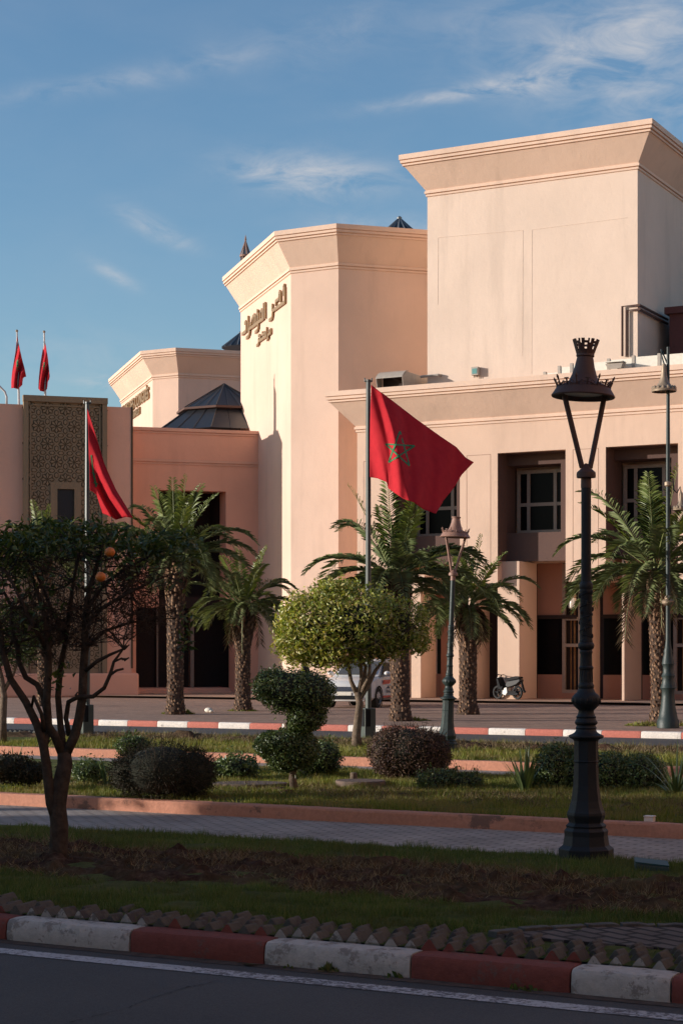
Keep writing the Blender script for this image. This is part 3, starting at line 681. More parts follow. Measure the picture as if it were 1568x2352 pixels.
# wall lantern hanging under the arcade
xl_, dl_ = onY(1314, YF+1.6); zl = ZD(1400, dl_)
lant = empty('hanging_lantern', (xl_, YF+1.6, zl), 'small pale glass lantern hanging under the hall beside the left brown window recess', 'lantern')
m = MB(); m.lathe([(.03, .72), (.05, .66), (.13, .6), (.16, .5), (.14, .44)], (xl_, YF+1.6, zl), 8); m.build('cap', m_bronze, lant)
m = MB(); m.lathe([(.14, .44), (.17, .25), (.16, .08), (.08, 0)], (xl_, YF+1.6, zl), 8); m.build('glass_body', simple('milk_glass', (.55, .5, .42), .3), lant)
m = MB(); m.tube([(xl_, YF+1.6, zl+.7), (xl_, YF+1.6, zs)], .012, 6); m.build('rod', m_iron, lant)
# --- tall block
YT = YF+.3
TX0, TX1 = XY(981, YT), XY(1463, YT); zbT = ZY(981, 452, YT)
wT = bis(lambda w: u_of(TX0-w, YT-w)-915, .2, 4); ztT = ZD(356, (TX0-wT)*VX+(YT-wT)*VY)
print('WING', wW, zbW, ztW, 'TALL', wT, zbT, ztT, 'u right', u_of(TX1+wT, YT-wT))
tall = empty('tall_block', ((TX0+TX1)/2, YT, ztW-.6), 'tallest plain beige block with flared cornice, standing behind the roof of the hall', 'building')
b = MB(); b.box(TX0, TX1, YT, YT+20, ztW-.6, zbT+.3); b.box(TX0+.3, TX1-.3, YT+.3, YT+19, zbT+.3, ztT-.5); b.build('wall', m_tall, tall)
b = MB(); b.sweep([(TX0, YT+20), (TX0, YT), (TX1, YT), (TX1, YT+20)], cornice_prof(wT, zbT, ztT)); b.build('cornice', m_trim, tall)
m_seam = simple('plaster_seam', (.64, .49, .39), .95)
for (ua_, va_, ub_, vb2_) in ((1006, 546, 1200, 529), (1200, 529, 1199, 818), (1221, 528, 1220, 860), (1221, 528, 1440, 500), (1006, 546, 1005, 700)):
    x0_, x1_ = XY(ua_, YT), XY(ub_, YT); k = MB(); k.tube([(x0_, YT+.004, ZY(ua_, va_, YT)), (x1_, YT+.004, ZY(ub_, vb2_, YT))], .013, 4); k.build('plaster_seam', m_seam, tall)
pk = []
for u, v in ((1428, 818), (1428, 704), (1463, 702)): x, d = onY(u, YT-.1); pk.append((x, YT-.1, ZD(v, d)))
x1_ = TX1+.1; pk[2] = (x1_, YT-.1, pk[1][2])
t_, d_ = line_hit(1532, (TX1+.1, YT), (0, 1)); pk.append((x1_, YT+t_, pk[1][2]))
m = MB()
for o_ in (0, .16):
    q = [Vector(p) for p in pk]; q[0].x += o_; q[1] += Vector((o_, 0, -o_)); q[2] += Vector((0, 0, -o_)); q[3] += Vector((0, 0, -o_)); m.tube(q, .045, 6)
m.build('conduit', m_brown, tall)
# --- roof things of the wing
zr = ztW
def at_roof(u, Y): x, d = onY(u, Y); return x, d
ya = YF-.4; xa_, da_ = at_roof(938, ya); xb_, _ = at_roof(972, ya); z0 = zr-.1; z1 = ZD(853, da_)
ac = empty('cooler_unit', (xa_, ya, z0), 'beige metal air cooler with curved hood at the corner of the hall roof', 'air cooler')
xh, _ = at_roof(878, ya); xk, _ = at_roof(936, ya)
m = MB(); m.box(xh, xk, ya, ya+2.3, z0, z1); m.build('casing', m_grey, ac, bev=.02)
m = MB(); n = 8
for i in range(n+1):
    t = i/n; y = ya-.55*t; z = z1+.012-(z1-z0)*.40*t**2.2
    m.v += [(xh-.03, y, z), (xk+.03, y, z), (xk+.03, y, z+.025), (xh-.03, y, z+.025)]
for i in range(n):
    for j in range(4): m.f.append((4*i+j, 4*i+(j+1) % 4, 4*i+4+(j+1) % 4, 4*i+4+j))
m.f += [(0, 3, 2, 1), (4*n, 4*n+1, 4*n+2, 4*n+3)]; m.build('hood', m_grey, ac)
for x_ in (xh-.02, xk+.0):
    m = MB(); m.v = [(x_+q, y, z) for q in (0, .02) for y, z in ((ya-.004, z0), (ya-.004, z1), (ya-.25, z1-.06), (ya-.52, z1-(z1-z0)*.36), (ya-.42, z0))]
    m.f = [(0, 1, 2, 3, 4), (9, 8, 7, 6, 5)]+[(i, 5+i, 5+(i+1) % 5, (i+1) % 5) for i in range(5)]; m.build('cheek', m_grey, ac)
m = MB(); m.box(xh+.05, xk-.05, ya-.03, ya-.003, z0+.02, z1-.12); m.build('outlet', m_dark, ac)
m = MB(); m.tube([(xk+.3, YT-.18, z1-.16), (xk+1.05, YT-.18, z1-.14), (xk+1.1, YT+.02, z1-.14)], .05, 6); m.build('pipe', m_grey, ac)
xq, dq = onY(1081, YT-.22); xq2, _ = onY(1097, YT-.22)
jb = empty('junction_box', (xq, YT-.11, ZD(864, dq)), 'small green and grey box fixed on the tall beige wall just above the hall cornice', 'junction box')
m = MB(); m.box(xq, xq2, YT-.22, YT-.002, ZD(862, dq), ZD(843, dq)); m.build('case', m_grey, jb, bev=.01)
m = MB(); m.box(xq+.05, xq2-.05, YT-.235, YT-.221, ZD(859, dq), ZD(847, dq)); m.build('front_plate', simple('teal', (.10, .26, .24), .4), jb)
m = MB()
for k_ in range(3): m.tube([(xq+.08+.07*k_, YT-.12, ZD(862, dq)), (xq+.08+.07*k_, YT-.12, ZD(867, dq))], .015, 5)
m.build('cable', m_black, jb)
yp = YF-.25; us = [1250, 1283, 1311, 1352, 1396, 1453, 1512, 1575, 1640]
pb = empty('roof_parapet_panels', (XY(1400, yp), yp, zr), 'row of low cream panels on the hall roof edge behind the big lamp', 'railing')
for i in range(len(us)-1):
    xa1, xb1 = XY(us[i], yp), XY(us[i+1], yp); h = [.16, .34, .4, .42, .46, .5, .5, .52][i]
    m = MB(); m.box(xa1+.06, xb1-.02, yp, yp+.05, zr, zr+h); m.build('panel', m_white, pb)
    m = MB(); m.box(xa1-.05, xa1+.06, yp-.03, yp+.09, zr, zr+h+.06); m.build('post', m_grey, pb)
fx, fd = onY(1398, yp-.35); fz = zr+.06
fl = empty('floodlight', (fx, yp-.3, zr), 'grey floodlight on a short arm over the cornice next to the cream panels', 'floodlight')
m = MB(); m.add([(fx, yp-.5, fz), (fx+.5, yp-.5, fz), (fx+.5, yp-.2, fz+.04), (fx, yp-.2, fz+.04), (fx-.08, yp-.55, fz+.18), (fx+.58, yp-.55, fz+.18), (fx+.58, yp-.15, fz+.22), (fx-.08, yp-.15, fz+.22)], [(0, 3, 2, 1), (4, 5, 6, 7), (0, 1, 5, 4), (1, 2, 6, 5), (2, 3, 7, 6), (3, 0, 4, 7)]); m.build('housing', m_grey, fl)
m = MB(); m.box(fx-.08, fx+.58, yp-.56, yp-.14, fz+.23, fz+.26); m.build('visor', m_white, fl)
m = MB(); m.tube([(fx+.25, yp-.2, fz+.1), (fx+.25, yp+.0, zr+.04), (fx+.7, yp+.1, zr+.03)], .03, 6); m.build('arm', m_grey, fl)
xr_, dr_ = onY(1536, YT+2.2)
m = MB(); m.box(xr_, xr_+6, YT+2.2, YT+8, ztW-.6, ZD(722, dr_)); m.box(xr_-.15, xr_+6.2, YT+2.05, YT+8.2, ZD(722, dr_)+.0, ZD(722, dr_)+.25)
tag(m.build('roof_room', simple('maroon_plaster', (.13, .045, .04), .8)), 'dark maroon roof room at the foot of the tall block', 'roof room')
# --- octagonal towers
def tower(YO, ua, ub, uc, vb_u, vb, ut, vt, L3, name, label, flag):
    bx, db = onY(ub, YO); cx2, dc = onY(uc, YO)
    t, da = line_hit(ua, (bx, YO), (-R2, R2))
    a = (bx-R2*t, YO+R2*t); b_ = (bx, YO); c = (cx2, YO); d = (cx2+R2*L3, YO+R2*L3)
    zb = ZD(vb, onY(vb_u, YO)[1])
    nb = Vector((-R2, -R2))+Vector((0, -1)); nb = nb/(1+R2)
    w = bis(lambda w: u_of(bx+nb.x*w, YO+nb.y*w)-ut, .1, 4); dd = (bx+nb.x*w)*VX+(YO+nb.y*w)*VY; zt = ZD(vt, dd)
    e = (a[0]+R2*4, a[1]+R2*4+3); f = (d[0], d[1]+6)
    root = empty(name, (bx, YO, 0), label, 'building')
    m = MB(); poly = [a, b_, c, d, (d[0], d[1]+8), (a[0]+1, a[1]+8), (a[0], a[1]+2)]
    m.prism(poly, 0, zb+.3); m.build('wall', m_tower, root)
    m = MB(); m.sweep([(a[0], a[1]+8), a, b_, c, d], cornice_prof(w, zb, zt)); m.build('cornice', m_trim, root)
    ins = [(a[0]+.6, a[1]+.3), (b_[0]+.25, b_[1]+.6), (c[0]-.25, c[1]+.6), (d[0]-.5, d[1]+.5), (d[0]-.5, d[1]+7.5), (a[0]+1.2, a[1]+7.5)]
    m = MB(); m.prism(ins, zb+.2, zt-.45); m.build('roof', m_trim, root)
    print(name, 'w', w, 'zb', zb, 'zt', zt, 'F1', t, 'F2', cx2-bx); return root, a, b_, c, d, zb, zt, t
YO = YF+1.8
tw, ta, tb, tc_, td_, tzb, tzt, tL1 = tower(YO, 553, 668, 777, 722, 622, 630, 531, 9, 'sign_tower', 'bright octagonal tower with Arabic lettering high on its sunlit face', 1)
d2 = 101; Y2 = d2*(VY+(380-CX)/FP*RY)
tw2, t2a, t2b, t2c, t2d, t2zb, t2zt, t2L1 = tower(Y2, 279, 351, 410, 380, 869, 323, 806, 16, 'second_sign_tower', 'farther octagonal tower with French lettering, partly behind the carved panel building', 1)
# --- lettering on the first tower (strokes read off the face)
F1d = (-R2, R2)
def face_pt(u, v, p0, dr): t, d = line_hit(u, p0, dr); return t, ZD(v, d)
def strokes(name, lines, wd, mat, parent, p0, dr, n_, dep, z2uv):
    m = MB()
    for li in lines:
        pts = [face_pt(*z2uv(x, y), p0, dr) for x, y in li]
        for i in range(len(pts)-1):
            (t0, z0), (t1, z1) = pts[i], pts[i+1]; L = math.hypot(t1-t0, z1-z0)
            if L < 1e-4: continue
            e = ((t1-t0)/L, (z1-z0)/L); h = wd/2; ee = h*.55; jz = .0015*(i % 3)
            q = [(t0-e[0]*ee-e[1]*h, z0-e[1]*ee+e[0]*h), (t1+e[0]*ee-e[1]*h, z1+e[1]*ee+e[0]*h), (t1+e[0]*ee+e[1]*h, z1+e[1]*ee-e[0]*h), (t0-e[0]*ee+e[1]*h, z0-e[1]*ee-e[0]*h)]
            vs = [(p0[0]+dr[0]*t+n_[0]*s_, p0[1]+dr[1]*t+n_[1]*s_, z) for s_ in (.03, .10+jz) for t, z in q]
            m.add(vs, [(0, 1, 2, 3), (7, 6, 5, 4), (0, 4, 5, 1), (1, 5, 6, 2), (2, 6, 7, 3), (3, 7, 4, 0)])
    return m.build(name, mat, parent)
zuv = lambda x, y: ((540+x*.10204)/1.0204, (640+y*.10204)/1.0204)
ar1 = [[(1285,345),(1285,665),(1010,870),(1005,960),(990,1040),(935,1085)], [(1000,730),(1000,850)], [(1255,395),(1255,500)], [(1258,325),(1278,300)], [(1275,270),(1275,330)],
       [(1190,650),(1190,470),(1172,430),(1160,470),(1155,590),(1085,650),(1080,740)],
       [(832,690),(832,1030)], [(800,710),(800,1040),(640,1165),(600,1190)], [(775,1030),(775,880),(755,850),(735,900),(730,1050)],
       [(690,1130),(680,960),(655,900),(645,960),(645,1150)], [(680,1150),(675,1250),(660,1310),(612,1362)], [(650,865),(668,880)],
       [(610,1165),(610,1000),(590,965),(560,1000),(530,1080),(520,1180)], [(575,1170),(575,1030)], [(610,1185),(470,1290),(480,1340),(470,1400),(450,1450),(408,1495)], [(487,1150),(487,1250)],
       [(443,1005),(443,1320)], [(400,1130),(400,1330),(310,1405)], [(368,1155),(392,1120)]]
ar2 = [[(965,1285),(965,1370),(905,1430),(910,1480),(880,1535)], [(935,1320),(940,1390)], [(870,1260),(870,1440),(690,1570),(685,1620),(645,1670)], [(775,1360),(775,1420),(820,1390)], [(820,1360),(840,1380),(840,1440)], [(685,1520),(690,1560)], [(718,1480),(725,1540)], [(685,1445),(705,1430)], [(720,1440),(735,1470)]]
strokes('arabic_lettering', ar1[6:], .135, m_letter, tw, tb, F1d, (-R2, -R2), .1, zuv)
strokes('arabic_lettering', ar1[:6], .135, m_letter, tw, tb, F1d, (-R2, -R2), .1, zuv)
strokes('small_arabic_lettering', ar2, .11, m_letter, tw, tb, F1d, (-R2, -R2), .1, zuv)
# --- French lettering on the second tower
zu2 = lambda x, y: ((260+x*.07653)/1.0204, (880+y*.07653)/1.0204)
def sign(text, xl, yl, xr, yr, yt, name, bold):
    t1, z1 = face_pt(*zu2(xr, yr), t2b, F1d); _, zt_ = face_pt(*zu2(xr, yt), t2b, F1d); t0, z0 = face_pt(*zu2(xl, yl), t2b, F1d)
    h = (zt_-z1); size = h/.69; w = text_width(text, size, bold); sx = abs(t0-t1)/w
    o = Vector((t2b[0]+F1d[0]*t0-R2*.06, t2b[1]+F1d[1]*t0-R2*.06, z1))
    M = Matrix(((R2, 0, -R2, o.x), (-R2, 0, -R2, o.y), (0, 1, 0, o.z), (0, 0, 0, 1)))
    text_mesh(name, text, size, m_letter, tw2, M, .05, sx, bold)
sign('PALAIS DES CONGRÈS', 330, 1150, 1200, 690, 345, 'french_lettering', .02)
sign('MARRAKECH', 690, 1310, 925, 1170, 965, 'small_french_lettering', .01)
# --- entrance block, turned 45 degrees
e3, n3 = (R2, R2), (R2, -R2)
tE, dE = line_hit(593, tb, F1d); pE = (tb[0]+F1d[0]*tE, tb[1]+F1d[1]*tE)
zE = ZD(997, dE)
tl_ = lambda u, p=pE: line_hit(u, p, e3)[0]
ent = empty('entrance_block', (pE[0]-2, pE[1]-2, 0), 'low pink entrance block with a deep dark doorway beside the bright tower', 'building')
t0 = tl_(300); A0, A1 = tl_(365), tl_(519); B0, B1 = tl_(313), tl_(540); za, zb_ = ZD(1127, line_hit(442, pE, e3)[1]), ZD(1395, line_hit(442, pE, e3)[1])
m = MB(); LB = lambda *a: m.lbox(pE, e3, n3, *a)
LB(t0, 0, -1.2, 0, za, zE); LB(t0, A0, -1.2, 0, zb_, za); LB(A1, 0, -1.2, 0, zb_, za); LB(t0, B0, -1.2, 0, 0, zb_); LB(B1, 0, -1.2, 0, 0, zb_); LB(t0, 0, -9, -3.4, 0, zE-.4); LB(t0, 0, -3.4, -1.2, za+.3, zE-.4)
m.build('wall', m_pink, ent)
zm = ZD(1063, line_hit(448, pE, e3)[1])
m = MB(); LB(t0, 0, .002, .06, zm, zm+.12); LB(t0, 0, .002, .035, zm-.1, zm-.03); LB(t0-.2, .02, -.4, .08, zE-.02, zE+.12); LB(t0, .0, .002, .04, zE-.12, zE-.05); m.build('moulding', m_pink2, ent)
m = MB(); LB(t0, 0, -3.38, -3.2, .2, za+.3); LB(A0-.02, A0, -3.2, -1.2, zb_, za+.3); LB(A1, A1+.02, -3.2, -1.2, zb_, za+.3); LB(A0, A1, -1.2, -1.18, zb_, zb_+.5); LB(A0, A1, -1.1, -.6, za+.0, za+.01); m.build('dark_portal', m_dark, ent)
m = MB(); LB(tl_(462), tl_(470), -2.6, -2.2, .3, zb_+.3); LB(tl_(390), tl_(394), -3.1, -3.0, .3, zb_+.3); LB(tl_(425), tl_(428), -3.1, -3.0, .3, zb_+.3); m.build('door_post', m_frame, ent)
m = MB(); LB(B0, B1, -3.2, -.4, .0, .16); LB(B0, B1, -3.2, -.9, .16, .30); m.build('step', m_pink2, ent)
# --- carved building in front of it
q_ = line_hit(303, pE, e3)[0]; PJ = 1.6
p3 = (pE[0]+e3[0]*q_+n3[0]*PJ, pE[1]+e3[1]*q_+n3[1]*PJ)
# slide along e3 so that its right edge is seen at 303
s_ = line_hit(303, p3, e3)[0]; p3 = (p3[0]+e3[0]*s_, p3[1]+e3[1]*s_); d3 = p3[0]*VX+p3[1]*VY
print('ENTR', tE, dE, zE, 'carved d', d3, 'shift', s_)
t3 = lambda u: line_hit(u, p3, e3)[0]; d3u = lambda u: line_hit(u, p3, e3)[1]
zC = ZD(936, d3); car_b = empty('carved_panel_building', (p3[0]-3, p3[1]-3, 0), 'shaded pink building with a tall brown carved stone panel, two flags on its roof', 'building')
m = MB(); LB3 = lambda *a: m.lbox(p3, e3, n3, *a); T55, T243, Tend = t3(55), t3(243), t3(-25)
LB3(T243-.3, 0, -9, 0, 0, zC); LB3(Tend, T243-.3, -9, -.02, 0, ZD(928, d3u(30)))
m.build('wall', m_pink2, car_b)
m = MB(); LB3(-.03, .05, -.5, .03, 1.2, zC+.02); m.build('edge_strip', m_stone_d, car_b)
m = MB(); zpl = ZD(1546, d3); LB3(Tend, .25, .001, .35, 0, zpl); LB3(.001, .25, -9, .001, 0, zpl)
m.add([], []); m.build('plinth', m_pink, car_b, bev=.08)
zP1 = ZD(916, d3u(150)); 
m = MB(); LB3(t3(104), t3(178), -1.6, -.9, zP1-.3, ZD(904, d3u(140))); m.build('roof_block', m_pink, car_b)
m = MB(); fo = .14; fw = .34
W0, W1 = t3(131), t3(170); wz1, wz0 = ZD(1124, d3u(150)), ZD(1270, d3u(150))
LB3(T55, W0-.28, -.3, fo, zpl, zP1); LB3(W1+.28, T243, -.3, fo, zpl, zP1); LB3(W0-.28, W1+.28, -.3, fo, wz1+.28, zP1); LB3(W0-.28, W1+.28, -.3, fo, zpl, wz0-.28)
m.build('carved_panel', m_stone, car_b)
m = MB(); f0 = fo+.002
LB3(T55-.03, T55+.17, .0, f0+.12, zpl, zP1); LB3(T243-.17, T243+.03, .0, f0+.12, zpl, zP1); LB3(T55-.05, T243+.05, .0, f0+.16, zP1-.19, zP1+.06)
LB3(T55+.24, T55+.30, f0-.001, f0+.05, zpl, zP1-.3); LB3(T243-.30, T243-.24, f0-.001, f0+.05, zpl, zP1-.3); LB3(T55+.24, T243-.24, f0-.001, f0+.05, zP1-.36, zP1-.30)
m.build('panel_frame', m_stone, car_b)
m = MB()
for (a_, c_, e_, g_) in ((W0-.28, W0, wz0, wz1), (W1, W1+.28, wz0, wz1), (W0-.28, W1+.28, wz1, wz1+.28), (W0-.28, W1+.28, wz0-.28, wz0)): LB3(a_, c_, -.1, f0+.06, e_, g_)
fr = m.build('window_surround', m_stone, car_b)
m = MB(); LB3(W0, W1, .004, .03, wz0, wz1); m.build('pane', simple('blue_dark_glass', (.012, .013, .018), .3, spec=.25), fr)
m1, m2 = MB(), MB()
def plate(mb, pts, o0, o1):
    n = len(pts); vs = [(p3[0]+e3[0]*t+n3[0]*o, p3[1]+e3[1]*t+n3[1]*o, z) for o in (o0, o1) for t, z in pts]
    mb.add(vs, [tuple(range(n-1, -1, -1)), tuple(range(n, 2*n))]+[(i, (i+1) % n, n+(i+1) % n, n+i) for i in range(n)])
pt_ = (t3(95+41)-t3(95)); xa3, xb3, zb3, zt3 = T55+.34, T243-.34, zpl+.1, zP1-.42
def inside(t, z, r): return xa3+r < t < xb3-r and zb3+r < z < zt3-r and not (W0-.34-r < t < W1+.34+r and wz0-.34-r < z < wz1+.34+r)
def oval(t, z, a, c):
    if not inside(t, z, -.05): return
    def hexa(k): return [(t+a*k, z), (t+a*.5*k, z+c*k), (t-a*.5*k, z+c*k), (t-a*k, z), (t-a*.5*k, z-c*k), (t+a*.5*k, z-c*k)] if a > c else [(t, z+c*k), (t-a*k, z+c*.5*k), (t-a*k, z-c*.5*k), (t, z-c*k), (t+a*k, z-c*.5*k), (t+a*k, z+c*.5*k)]
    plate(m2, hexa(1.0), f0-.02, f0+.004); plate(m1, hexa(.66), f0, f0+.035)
ct = ZD(938, d3u(95)); r_i = 0
z = ct
while z > zb3:
    offx = 0 if r_i % 2 else .5
    for i in range(-3, 9):
        t = t3(88)+(i+offx)*pt_
        if inside(t, z, -.12):
            st_ = []
            for k in range(16): rr_ = pt_*(.41 if k % 2 == 0 else .33); st_.append((t+rr_*math.sin(k*math.pi/8), z+rr_*math.cos(k*math.pi/8)))
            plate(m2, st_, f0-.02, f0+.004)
            for k in range(8):
                a = k*math.pi/4; 
                def pp(r, da): return (t+r*pt_*math.sin(a+da), z+r*pt_*math.cos(a+da))
                plate(m1, [pp(.05, 0), pp(.25, .27), pp(.365, 0), pp(.25, -.27)], f0, f0+.035)
        for dz in (.25, -.25): oval(t+.5*pt_, z+dz*pt_, pt_*.12, pt_*.19)
        for dx in (.25, -.25): oval(t+dx*pt_, z-.5*pt_, pt_*.20, pt_*.115)
    z -= pt_; r_i += 1
m2.build('relief_groove_shade', m_stone_d, car_b); m1.build('relief_petals', m_stone, car_b)  # dark star and hexagon plates, painted in place of groove shade
# --- skylights, roof cones, spire
def cone_roof(name, u, v, vb, ru, d, n, label, rib=True):
    p = P(u, v, d); r = ru/FP*d; zb = ZD(vb, d); root = empty(name, (p.x, p.y, zb), label, 'skylight')
    m = MB(); m.lathe([(r, zb), (r*.06, p.z)], (p.x, p.y, 0), n); m.build('panes', m_skyl, root)
    m = MB()
    for i in range(n):
        a = 2*math.pi*i/n; m.tube([(p.x+r*math.cos(a), p.y+r*math.sin(a), zb+.02), (p.x, p.y, p.z+.02)], .05, 4)
    m.lathe([(.1, p.z-.05), (.12, p.z+.05), (.02, p.z+.12)], (p.x, p.y, 0), 8); m.build('ribs', simple('rib_metal', (.16, .17, .18), .35, .5), root)
    return root
cone_roof('roof_cone', 917, 502, 540, 42, 84, 16, 'dark ribbed glass cone showing over the tower cornice beside the tall block')
cone_roof('roof_cone', 553, 765, 800, 44, 112, 16, 'ribbed glass cone over the cornice of the farther tower')
dp = 84.5; pa = P(515, 882, dp); zb = ZD(1003, dp); zk = ZD(945, dp); hw = 168/FP*dp
rt = empty('glass_pyramid', (pa.x, pa.y, zb), 'large dark glass pyramid roof rising behind the entrance block', 'skylight')
def dia(k, z, rot=math.pi/8): return [(pa.x+hw*k*math.cos(rot+i*math.pi/4), pa.y+hw*k*math.sin(rot+i*math.pi/4), z) for i in range(8)]
top_, mid_, bot_ = dia(.002, pa.z), dia(.61, zk+.05), dia(1.05, zb)
m = MB(); m.v = dia(.002, pa.z)+dia(.63, zk); m.f = [(i, (i+1) % 8, 8+(i+1) % 8, 8+i) for i in range(8)]+[tuple(range(8))]; m.build('upper_panes', m_skyl, rt)
m = MB(); m.v = dia(.60, zk-.12)+dia(1.05, zb); m.f = [(i, (i+1) % 8, 8+(i+1) % 8, 8+i) for i in range(8)]; m.build('lower_panes', m_skyl, rt)
m = MB(); m.v = dia(.66, zk)+dia(.66, zk-.1)+dia(.57, zk-.12); m.f = [(i, (i+1) % 8, 8+(i+1) % 8, 8+i) for i in range(8)]+[(8+i, 8+(i+1) % 8, 16+(i+1) % 8, 16+i) for i in range(8)]; m.build('eave_band', m_brown, rt)
m = MB()
for a, c in ((dia(.002, pa.z+.02), dia(.64, zk+.03)), (dia(.60, zk-.1), dia(1.05, zb+.02))):
    for i in range(8):
        m.tube([a[i], c[i]], .022, 4); j = (i+1) % 8
        for k in (.33, .66): m.tube([Vector(a[i]).lerp(Vector(a[j]), k), Vector(c[i]).lerp(Vector(c[j]), k)], .014, 4)
m.build('ribs', m_skyl, rt)
ds = 86; ps = P(564, 555, ds); r = 12/FP*ds; ze, zf = ZD(588, ds), ZD(640, ds)
sp = empty('lantern_spire', (ps.x, ps.y, zf), 'small bronze glass spire peeping over the left edge of the Arabic sign tower', 'spire')
m = MB(); m.lathe([(r, ze), (.01, ps.z)], (ps.x, ps.y, 0), 8); m.build('cap', m_skyl2, sp)
m = MB()
for i in range(8): a = i*math.pi/4; m.tube([(ps.x+r*1.05*math.cos(a), ps.y+r*1.05*math.sin(a), ze), (ps.x, ps.y, ps.z+.05)], .03, 4); m.tube([(ps.x+r*.9*math.cos(a), ps.y+r*.9*math.sin(a), zf), (ps.x+r*.9*math.cos(a), ps.y+r*.9*math.sin(a), ze)], .03, 4)
m.lathe([(r*1.1, ze-.05), (r*1.15, ze), (r*1.1, ze+.04)], (ps.x, ps.y, 0), 16); m.lathe([(.03, ps.z), (.06, ps.z+.1), (.0, ps.z+.35)], (ps.x, ps.y, 0), 6); m.build('frame', m_rust, sp)
m = MB(); m.lathe([(r*.8, zf), (r*.8, ze)], (ps.x, ps.y, 0), 8); m.build('glass_drum', m_skyl, sp)
# --- off to the left, unseen: a block added to lay long shade over the foreground
def vw(d, s): return (d*VX+s*RX, d*VY+s*RY)
off = empty('shade_block', (*vw(0, -34), 0), 'plain unseen block added to shade the foreground', 'building')
m = MB(); m.prism([vw(-30, -26), vw(17.4, -26), vw(17.4, -40), vw(-30, -40)], 0, 13); m.build('wall', m_pink2, off)
m = MB()
for i in range(12):
    for z in (1.2, 4.4, 7.6, 10.2):
        d = -28+i*3.8; m.prism([vw(d, -25.97), vw(d+1.6, -25.97), vw(d+1.6, -26.1), vw(d, -26.1)], z, z+1.6)
m.build('windows', m_glassd, off)

m_bounce = plaster('bounce_pink', (.74, .42, .27), .6)  # unseen salmon blocks, added so their sunlit sides bounce warm light
for k_, (x0_, x1_, y0_, y1_, h_, lab_) in enumerate(((2.5, 16, 43, 61, 13, 'unseen salmon block added beyond the far road to bounce warm light'), (-6.0, 14, 86, 130, 20, 'tall unseen salmon block added behind the hall to bounce warm light'), (6, 20, -14, 29, 15, 'unseen salmon block added along the near road to bounce warm light'))):
    ct_ = empty('bounce_block', ((x0_+x1_)/2, (y0_+y1_)/2, 0), lab_, 'building'); m = MB(); m.box(x0_, x1_, y0_, y1_, 0, h_); m.build('wall', m_bounce, ct_)
    m = MB(); n_ = int((y1_-y0_)/3.4)
    for i in range(n_):
        for z in range(1, int(h_)-2, 3): m.box(x0_-.03, x0_+.05, y0_+1+i*3.4, y0_+2.4+i*3.4, z, z+1.5)
    m.build('windows', m_glassd, ct_)
